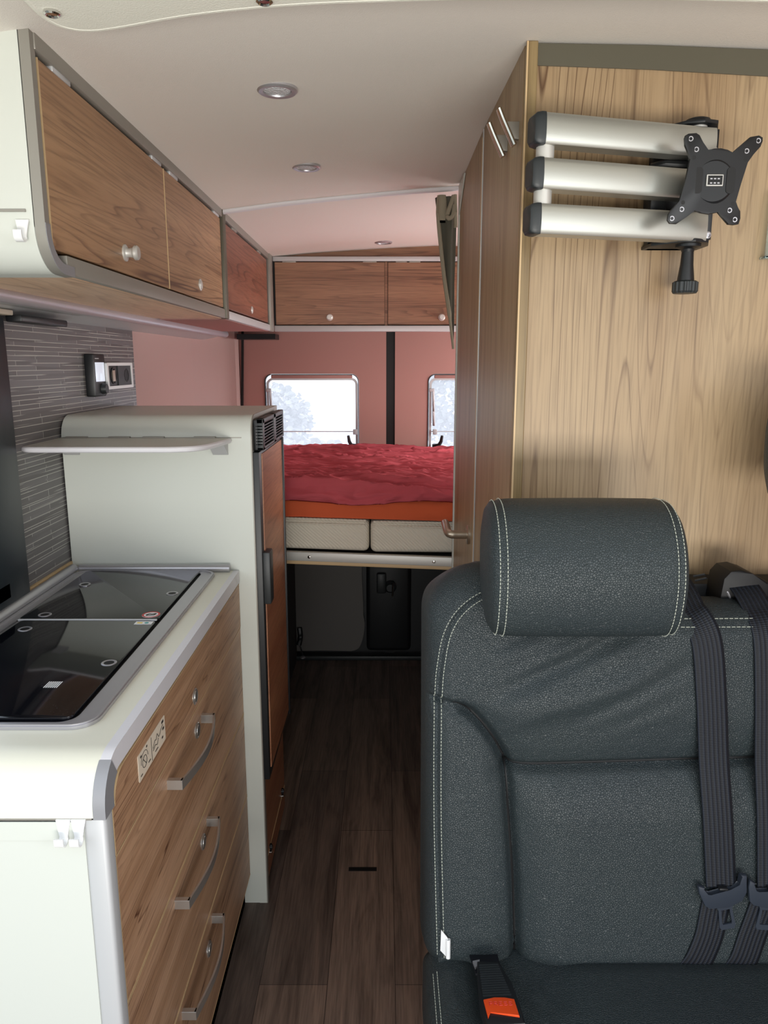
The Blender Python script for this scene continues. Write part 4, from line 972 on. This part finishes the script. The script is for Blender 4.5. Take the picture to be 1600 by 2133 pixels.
def seat_h(x, z):
    d = max(0, edge_d(x, z)); R = .042
    if z-BZ0 <= d+.004: d = min(R, d+.020)
    e = 1-min(1, d/R); h = -.050*(1-math.sqrt(max(0, 1-e*e)))
    dg = dist_pl((x, z), groove); dh = dist_pl((x, z), horiz); ds = dist_pl((x, z), seam)
    gf = smooth(.93, .90, z) if x > .09 else smooth(.93, .915, z)
    h -= .016*math.exp(-(dg/.0075)**2)*gf + .008*math.exp(-(dg/.024)**2)*gf
    h -= .014*math.exp(-(dh/.0070)**2) + .008*math.exp(-(dh/.024)**2)
    h -= .0024*math.exp(-(ds/.0022)**2)
    # pillowing
    if x > .205 and z < .815: h += .012*smooth(.815, .74, z)*smooth(.2, .28, x)
    if z > .83: h += .010*smooth(.83, .92, z)*smooth(1.13, 1.0, z)*smooth(.10, .20, x)
    h -= .008*smooth(.99, 1.04, z)*smooth(1.10, 1.06, z)*smooth(.13, .2, x)*smooth(.45, .38, x)  # dip beneath headrest
    if z > .84 and x > .12:
        q = (x*.5 - z*1.0); s_ = (x + z*.5)
        wr_ = noise.noise(Vector((q*34, s_*5, 3)))
        h += .0042*wr_*smooth(.84, .93, z)*smooth(1.10, 1.02, z)*smooth(.12, .2, x)*smooth(.50, .4, x)
        h -= .0062*math.exp(-((z - (.955 + (x-.2)*.42))/.016)**2)*smooth(.13, .2, x)*smooth(.44, .34, x)
        h += .006*math.exp(-((z - (.915 + (x-.2)*.22))/.028)**2)*smooth(.15, .25, x)*smooth(.44, .36, x)
    if x < .13 and .88 < z < .95: h += .0014*noise.noise(Vector((x*120, z*160, 1)))
    h -= .006*math.exp(-((z-.505)/.012)**2)
    return h
NX, NZ = 360, 330
xs = [(i/(NX-1)) for i in range(NX)]; xs = [t_**1.45 for t_ in xs]
def seatpt(i, j):
    t_ = j/(NZ-1); z = BZ0 + (BZ1-BZ0)*(1-(1-t_)**1.15)
    r = .085; rb = .03; xl = BX0
    if z > BZ1-r: xl = BX0 + r - math.sqrt(max(0, r*r-(z-(BZ1-r))**2))
    if z < BZ0+rb: xl = BX0 + rb - math.sqrt(max(0, rb*rb-(BZ0+rb-z)**2))
    x = xl + (BX1-xl)*xs[i]
    z = min(z, BZ0 + (z-BZ0)*(ztop(x)-BZ0)/(BZ1-BZ0))
    return x, z
bm = new(); V = []; B = []
for i in range(NX):
    col = []; colb = []
    for j in range(NZ):
        x, z = seatpt(i, j); col.append(bm.verts.new((x, front_y(z)-seat_h(x, z), z)))
        colb.append((x, z))
    V.append(col); B.append(colb)
for i in range(NX-1):
    for j in range(NZ-1): bm.faces.new((V[i][j], V[i+1][j], V[i+1][j+1], V[i][j+1]))
# rim swept backwards
loop = [(i, 0) for i in range(NX)] + [(NX-1, j) for j in range(1, NZ)] + [(i, NZ-1) for i in range(NX-2, -1, -1)] + [(0, j) for j in range(NZ-2, 0, -1)]
prev = [V[i][j] for i, j in loop]; cxm, czm = .52, .83
for k in range(1, 8):
    a = k/7*PI/2; cur = []
    for i, j in loop:
        x, z = B[i][j]; ed = .003*math.sin(PI*k/7)
        sx = ed*(-1 if i == 0 else 0); sz = (ed-.022*k/7)*(1 if j == NZ-1 else 0) - (.022*k/7*smooth(BZ1-.085, BZ1, z) if i == 0 and j < NZ-1 else 0)
        cur.append(bm.verts.new((x+sx, front_y(z)+.050+.070*k/7, z+sz)))
    n = len(loop)
    for q in range(n): bm.faces.new((prev[q], prev[(q+1) % n], cur[(q+1) % n], cur[q]))
    prev = cur
bm.faces.new(prev)
br_ = obj('backrest', bm, M['leather'], bn, auto=75)
# stitching: dashes along both sides of the seam
def surf(x, z, lift=.0006): return Vector((x, front_y(z)-seat_h(x, z)-lift, z))
def dashes(bm, pl2, side, off, fn, step=.0052, ln=.0034, r=.00055):
    pts2 = [Vector(p) for p in pl2]; acc = 0; nxt = 0
    for a, b_ in zip(pts2, pts2[1:]):
        L_ = (b_-a).length
        if L_ < 1e-6: continue
        d = (b_-a)/L_; nn = Vector((-d[1], d[0]))*side*off
        while nxt < acc + L_:
            q0 = a + d*(nxt-acc) + nn; q1 = q0 + d*ln
            tube(bm, [fn(q0[0], q0[1]), fn(q1[0], q1[1])], r, 4); nxt += step
        acc += L_
bm = new()
dashes(bm, seam, 1, .0052, surf); dashes(bm, seam, -1, .0052, surf)
ts = [(.44, 1.041), (.97, 1.043)]
dashes(bm, ts, 1, .005, surf, .0075, .0055); dashes(bm, ts, -1, .005, surf, .0075, .0055)
obj('stitching', bm, M['stitch'], br_)
bm = new(); gp = [surf(x, z, .0003) for x, z in groove[10:]]; tube(bm, gp, [.0006+.0016*min(1, k/12) for k in range(len(gp))], 6); obj('seam_shade', bm, M['black'], br_)  # black tube laid in the sewn groove gives the crease its shade
bm = new(); tube(bm, [surf(.187+(.975-.187)*k/60, horiz_z(.187+(.975-.187)*k/60), .0003) for k in range(61)], .0020, 6); obj('seam_shade', bm, M['black'], br_)
# label tag sewn in the side seam
bm = prism(new(), [tuple(surf(x, z, .004)) for x, z in ((.087, .530), (.0985, .522), (.101, .545), (.097, .556), (.088, .564))], (0, -.0015, 0))
cyl(bm, surf(.0985, .523, .005), surf(.0985, .553, .005), .0035, n=10)
obj('fabric_tag', bm, M['white_plastic'], bn)
# seat cushion
bm = new()
def cush(u, v):
    # u across x, v front(0) to back(1)
    x = .064 + .925*u**1.3; y = .50 + .55*v
    dx = x-.064; R = .04; e = 1-min(1, dx/R); z = .512 - .035*(1-math.sqrt(max(0, 1-e*e)))
    z += -.008*math.exp(-((x-.078)/.004)**2)*0
    z += .014*smooth(.20, .16, x)*smooth(.10, .13, x)*0
    z += .010*smooth(.24, .32, x)*smooth(1.01, .95, y)
    z -= .016*math.exp(-((x-.155)/.020)**2)*smooth(.75, .9, y)
    z += .0012*noise.noise(Vector((x*60, y*30, 2)))*smooth(.32, .22, x)
    z -= .03*smooth(1.01, 1.05, y)
    z -= .05*smooth(.60, .50, y)
    return (x, y, z)
vs = grid(bm, 160, 120, cush)
NU, NV = 160, 120
loop = [(i, 0) for i in range(NU)] + [(NU-1, j) for j in range(1, NV)] + [(i, NV-1) for i in range(NU-2, -1, -1)] + [(0, j) for j in range(NV-2, 0, -1)]
top_ = [vs[i][j] for i, j in loop]; bot = [bm.verts.new((v.co.x+.004*(k % 2)*0, v.co.y, .36)) for k, v in enumerate(top_)]
for q in range(len(loop)): bm.faces.new((top_[q], top_[(q+1) % len(loop)], bot[(q+1) % len(loop)], bot[q]))
bm.faces.new(bot); cs_ = obj('seat_cushion', bm, M['leather'], bn, auto=80)
bm = new()
def cft(x, y):
    dx = x-.064; e = 1-min(1, dx/.04); return Vector((x, y, .5135 - .035*(1-math.sqrt(max(0, 1-e*e)))))
dashes(bm, [(.078, .55), (.078, .97)], 1, .003, cft); obj('stitching', bm, M['stitch'], cs_); bm = new(); dashes(bm, [(.078, .55), (.078, .97)], -1, .003, cft)
obj('stitching', bm, M['stitch'], cs_)
bm = new(); box(bm, .075, .985, .56, 1.16, 0, .37, .01); obj('seat_box', bm, M['dark_plastic'], bn)
# dark support behind the bench
bm = new(); box(bm, .40, .985, 1.150, 1.208, .4, 1.070, .006); obj('rear_frame', bm, M['black'], bn)

# headrest: bolster with side caps
def headrest(x0, x1, yc, zc, label=None):
    # profile in y-z, front bulges toward camera (-y)
    raw = [(.048, -.070), (.010, -.091), (-.035, -.090), (-.060, -.070), (-.074, -.035), (-.078, 0), (-.072, .035), (-.055, .065), (-.030, .083), (0, .089), (.030, .084), (.052, .066), (.064, .03), (.064, -.03)]
    prof = [p for p in spline([*raw, raw[0]], 5)][:-1]
    n = len(prof); bm = new(); rings = []
    secs = [(x0+.030, .0), (x0+.016, .55), (x0+.004, .86), (x0, .94), (x0+.003, .985), (x0+.008, .995), (x0+.012, .993)] 
    secs = [(x0-.004, .30), (x0-.003, .62), (x0+.001, .86), (x0+.007, .955), (x0+.0105, .975), (x0+.013, .962), (x0+.0155, .975), (x0+.020, .992)]
    body = [(x0+.020+(x1-x0-.040)*k/16, 1.0+.010*math.sin(PI*k/16)) for k in range(1, 16)]
    S2 = secs + body + [(x1-(x-x0), s) for x, s in reversed(secs)]
    for x, s in S2: rings.append([bm.verts.new((x, yc+p[0]*s + (p[1]*.10), zc+p[1]*s)) for p in prof])
    for a, b_ in zip(rings, rings[1:]):
        for i in range(n): bm.faces.new((a[i], b_[i], b_[(i+1) % n], a[(i+1) % n]))
    bm.faces.new(rings[0]); bm.faces.new(list(reversed(rings[-1])))
    h = obj('headrest', bm, M['leather'], bn, auto=85)
    bm = new()
    for xx, s in ((x0+.009, .97), (x0+.0185, .995), (x1-.0185, .995), (x1-.009, .97)):
        loop_ = [Vector((xx, yc+p[0]*s+p[1]*.10, zc+p[1]*s)) + Vector((0, p[0], p[1])).normalized()*.0008 for p in prof]
        loop_.append(loop_[0]); acc = 0; nxt = 0
        for a, b_ in zip(loop_, loop_[1:]):
            L_ = (b_-a).length; d = (b_-a)/max(L_, 1e-6)
            while nxt < acc+L_:
                q0 = a + d*(nxt-acc); tube(bm, [q0, q0+d*.0034], .00055, 4); nxt += .0052
            acc += L_
    obj('stitching', bm, M['stitch'], h)
    return h
headrest(.142, .400, .998, 1.145)
headrest(.562, .82, 1.035, 1.293)
for x in (.20, .34, .62, .75):
    bm = new(); cyl(bm, (x, 1.07, 1.05), (x, 1.05, 1.18 if x < .5 else 1.25), .006, n=12); obj('headrest_rod', bm, M['steel'], bn)

# belts
def strap(name, parent, ctr, width, lift, thick=.0016, tail=0):
    """ctr: list of (x, z) centres on the backrest surface"""
    bm = new(); pts2 = [tuple(p) for p in spline(ctr, 14)]; n = len(pts2); L_ = 0; rr = []; uvs = []
    def sy(p): return min(front_y(p[1]+dz)-seat_h(min(max(p[0]+dx, .1), .98), p[1]+dz) - dz*.12 for dx in (-width/2, 0, width/2) for dz in ((-.04, -.02, 0, .02, .04) if .56 < p[1] < 1.0 else (0,)))
    ys = [sy(p) for p in pts2]
    for _ in range(30): ys = [ys[0]] + [(ys[q-1]+ys[q]+ys[q+1])/3 for q in range(1, n-1)] + [ys[-1]]
    for k, p in enumerate(pts2):
        if k: L_ += math.dist(p, pts2[k-1])
        row = []
        a = Vector(pts2[max(k-1, 0)]); b_ = Vector(pts2[min(k+1, n-1)]); tg = (b_-a).normalized(); nn = Vector((-tg[1], tg[0])) if tg[1] < 0 else Vector((tg[1], -tg[0]))
        yb = ys[k] - lift(p[1])
        for q in range(9):
            u = q/8-.5; row.append((p[0]+nn[0]*width*u, yb - .0006*math.cos(u*PI), p[1]+nn[1]*width*u))
        rr.append(row); uvs.append(L_)
    if tail:
        for q_ in range(tail):
            b0 = rr[0]; rr.insert(0, [(v[0]-.0010, v[1]+.008, v[2]+.0062-.0006*q_) for v in b0]); uvs.insert(0, uvs[0]-.01)
        n = len(rr)
    uvl = bm.loops.layers.uv.new('UVMap')
    F_ = [[bm.verts.new(v) for v in row] for row in rr]; G_ = [[bm.verts.new((v[0], v[1]+thick, v[2])) for v in row] for row in rr]
    for i in range(n-1):
        for j in range(8):
            f = bm.faces.new((F_[i][j], F_[i+1][j], F_[i+1][j+1], F_[i][j+1]))
            for lp, (a, b_) in zip(f.loops, ((i, j), (i+1, j), (i+1, j+1), (i, j+1))): lp[uvl].uv = (b_/8, uvs[a])
            bm.faces.new((G_[i][j], G_[i][j+1], G_[i+1][j+1], G_[i+1][j]))
        bm.faces.new((F_[i][0], G_[i][0], G_[i+1][0], F_[i+1][0])); bm.faces.new((F_[i][8], F_[i+1][8], G_[i+1][8], G_[i][8]))
    bm.faces.new([*F_[0], *reversed(G_[0])]); bm.faces.new([*F_[-1], *reversed(G_[-1])])
    return obj(name, bm, M['webbing'], parent, auto=180)
belts = [([(.459, 1.056), (.475, 1.020), (.485, .93), (.494, .817), (.503, .70), (.507, .648)], [(.505, .632), (.500, .600), (.494, .565), (.482, .530), (.470, .505)], .507, .648,
          'black seat belt hanging beside the headrest, left of the two'),
         ([(.563, 1.056), (.567, 1.020), (.572, .93), (.577, .817), (.582, .70), (.584, .648)], [(.580, .632), (.571, .600), (.560, .565), (.550, .530), (.540, .505)], .580, .648,
          'black seat belt hanging at the right photo edge, right of the two')]
for up, dn, tx, tz, lb in belts:
    bt_ = thing('seat_belt', lb, 'seat belt', (tx, 1.0, .5), 'seat belts over the backrest')
    strap('webbing', bt_, up, .0455, lambda z: .004+.004*smooth(.9, .7, z), tail=8); strap('lap_webbing', bt_, dn, .044, lambda z: .0025)
    # tongue: plastic crossbar with a steel plate
    yy = front_y(tz) - seat_h(tx, tz) - .012
    s_ = 1 if tx < .55 else 1; tilt = math.radians(12 if tx < .55 else -4); R = Matrix.Rotation(-tilt, 4, 'Y')
    def P(a, b_, c): v = R @ Vector((a*.98, 0, c*1.10)); return (tx + v.x, yy + b_, tz + v.z)
    ol = [(-.037, .013), (-.037, .002), (-.031, -.020), (-.024, -.026), (.004, -.029), (.026, -.023), (.035, -.010), (.038, .015), (.029, .018), (.027, .002), (.012, -.003), (-.020, -.006), (-.026, -.004), (-.027, .008)]
    bm = prism(new(), [P(a, -.004, c) for a, c in ol], (0, .009, 0), .0022); obj('tongue_grip', bm, M['navy_plastic'], bt_)
    bm = new(); o1 = [P(a, 0, c) for a, c in ((-.016, -.020), (-.0105, -.034), (-.0125, -.060), (-.010, -.065), (.010, -.065), (.0125, -.060), (.0105, -.034), (.016, -.020))]
    i1 = [P(a, 0, c) for a, c in ((-.007, -.034), (-.0065, -.038), (-.0075, -.054), (-.0065, -.057), (.0065, -.057), (.0075, -.054), (.0065, -.038), (.007, -.034))]
    L = [[bm.verts.new((p[0], p[1]+dy_, p[2])) for p in lst] for dy_ in (0, .0025) for lst in (i1, o1)]
    for i in range(8):
        j = (i+1) % 8
        bm.faces.new((L[0][i], L[0][j], L[1][j], L[1][i])); bm.faces.new((L[2][i], L[3][i], L[3][j], L[2][j])); bm.faces.new((L[0][i], L[2][i], L[2][j], L[0][j])); bm.faces.new((L[1][i], L[1][j], L[3][j], L[3][i]))
    obj('tongue_plate', bm, M['navy_plastic'], bt_, auto=30)
    bm = new(); box(bm, tx-.007, tx+.006, yy-.006, yy+.002, tz+.000, tz+.004, .001); obj('slider_clip', bm, M['black_plastic'], bt_)
# belt guide covers on top of the backrest
for x0, lb in ((.425, 'black belt guide behind the left seat belt, next to the headrest'), (.522, 'black belt guide with a small latch behind the right seat belt')):
    g = thing('belt_guide', lb, 'belt guide', (x0+.03, 1.14, 1.07), 'belt guides on the bench top')
    bm = new(); pr = [(0, 0), (.004, .040), (.014, .052), (.030, .054), (.048, .048), (.075, .034), (.078, .0)] if x0 > .5 else [(0, 0), (0, .050), (.022, .050), (.042, .038), (.056, .030), (.060, .0)]
    prism(bm, [(x0+a, 1.100, 1.052+b_) for a, b_ in pr], (0, .055, 0), .004); obj('cover', bm, M['black'], g)
    bm = new(); tube(bm, [(x0+.055 if x0 < .5 else x0+.008, 1.105, 1.095 if x0 < .5 else 1.075), (x0+.070 if x0 < .5 else x0+.012, 1.10, 1.100 if x0 < .5 else 1.07), (x0+.074 if x0 < .5 else x0+.016, 1.10, 1.094 if x0 < .5 else 1.062), (x0+.058 if x0 < .5 else x0+.018, 1.105, 1.088 if x0 < .5 else 1.058)], .0018, 6); obj('wire_clip', bm, M['steel'] if x0 > .5 else M['black_plastic'], g)

# belt buckle with orange button
bk_ = thing('seat_belt_buckle', 'black seat belt buckle with orange release button lying on the cushion', 'buckle', (.155, .90, .515))
def bp(s, w_, h_):  # along s (0 back .. down towards camera), across w, height above cushion
    A = Vector((.152, .985, .520)); D = Vector((.010, -.150, .012)).normalized()
    W = Vector((1, .06, 0)).normalized(); U = D.cross(W).normalized()
    if U.z < 0: U = -U
    return A + D*s + W*w_ + U*h_
def bprism(lo, h0, h1, bev=.0015):
    bm = new(); a = [tuple(bp(s, w_, h0)) for s, w_ in lo]; d = bp(0, 0, h1)-bp(0, 0, h0)
    return prism(bm, a, d, bev)
bm = bprism([(-.02, -.021), (-.02, .024), (.042, .022), (.040, -.018)], .000, .004, .0005); obj('strap', bm, M['webbing'], bk_)
bm = bprism([(.030, -.014), (.034, .019), (.075, .027), (.122, .029), (.150, .029), (.150, -.026), (.115, -.026), (.060, -.019)], .002, .017, .003); by = obj('body', bm, M['black_plastic'], bk_)
bm = new()
for k in range(14):
    s0 = .040+k*.0045; ww = .0135+.006*k/14
    a = [tuple(bp(s, w_, .0165)) for s, w_ in ((s0, -ww), (s0, ww+.002), (s0+.0022, ww+.002), (s0+.0022, -ww))]; prism(bm, a, bp(0, 0, .0185)-bp(0, 0, .0165))
obj('ribs', bm, M['dark_plastic'], by)
bm = bprism([(.108, -.020), (.105, -.004), (.106, .010), (.110, .023), (.140, .023), (.130, -.015), (.140, -.020)], .012, .0195, .001); bt2 = obj('release_button', bm, M['orange'], by)
# PRESS lettering, engraved look: thin strokes
def letters(txt, s0, w0, ch, cw, gap):
    G = {'P': [[(0, 0), (0, 1), (.8, 1), (1, .8), (.8, .5), (0, .5)]], 'R': [[(0, 0), (0, 1), (.8, 1), (1, .8), (.8, .5), (0, .5)], [(.5, .5), (1, 0)]], 'E': [[(1, 0), (0, 0), (0, 1), (1, 1)], [(0, .5), (.8, .5)]],
         'S': [[(1, .9), (.6, 1), (.1, .9), (.1, .6), (.9, .45), (1, .15), (.5, 0), (0, .1)]]}
    bm = new()
    for i, c in enumerate(txt):
        for st_ in G[c]: tube(bm, [bp(s0 - q[1]*ch + .0012*i/4, w0 + i*(cw+gap) + q[0]*cw, .0197) for q in st_], .00045, 4)
    return bm
obj('lettering', letters('PRESS', .120, -.0135, .0065, .0045, .0022), M['red'], bt2)
bm = new(); prism(bm, [tuple(bp(s, w_, .010)) for s, w_ in ((.026, -.020), (.024, -.009), (.033, -.012), (.040, -.0185))], (0, 0, .004)); obj('anchor_plate', bm, M['steel'], bk_)

# floor hatch slot
bm = new(); box(bm, -.101, -.021, 1.862, 1.878, .0002, .0012); tag(obj('floor_slot', bm, M['black']), 'small black rectangular finger slot in the wood floor', 'floor slot')

# ---------------------------------------------------------------- outdoors seen through the rear windows
mk('asphalt', (112, 116, 108), .95)
bm = new(); box(bm, -60, 60, -40, 4.2, -.72, -.70); struct('ground', bm, M['asphalt'])
bm = new(); box(bm, -60, 60, 4.2, 90, -.72, -.70); struct('ground', bm, M['paving'])
def bush(x, y, h, w_, label, seed):
    t_ = thing('tree', label, 'tree', (x, y, -.70), 'trees behind the van')
    rnd = random.Random(seed); bm = new(); tube(bm, [(x, y, -.7), (x+.05, y, h*.3), (x, y, h*.6)], [.09, .07, .04], 8); obj('trunk', bm, M['bark'], t_)
    bm = new()
    for k in range(2600):
        a = rnd.random()*2*PI; el = math.acos(1-2*rnd.random()); rr = (.55+.45*rnd.random())
        c = Vector((x + w_*rr*math.sin(el)*math.cos(a), y + w_*rr*math.sin(el)*math.sin(a), h*.62 + h*.42*rr*math.cos(el)))
        s_ = .022+.03*rnd.random(); n_ = Vector((rnd.random()-.5, rnd.random()-.5, rnd.random()-.5)).normalized(); q = n_.to_track_quat('Z', 'Y')
        bm.faces.new([bm.verts.new(c + q @ Vector((s_*math.cos(b), s_*.7*math.sin(b), 0))) for b in (0, 1.2, 2.2, 3.2, 4.2, 5.2)])
    obj('foliage', bm, M['foliage'], t_, smooth=False)
bush(-1.45, 9.0, 1.15, .6, 'pale leafy shrub seen low in the left rear window', 1)
bush(-.75, 6.6, .75, .55, 'low pale bush behind the bar of the left rear window', 2)
bush(1.0, 9.5, 1.5, .7, 'pale leafy tree seen through the right rear window', 3)
bush(2.2, 13, 3.2, 1.6, 'distant blue-grey tree in the upper right rear window', 4)
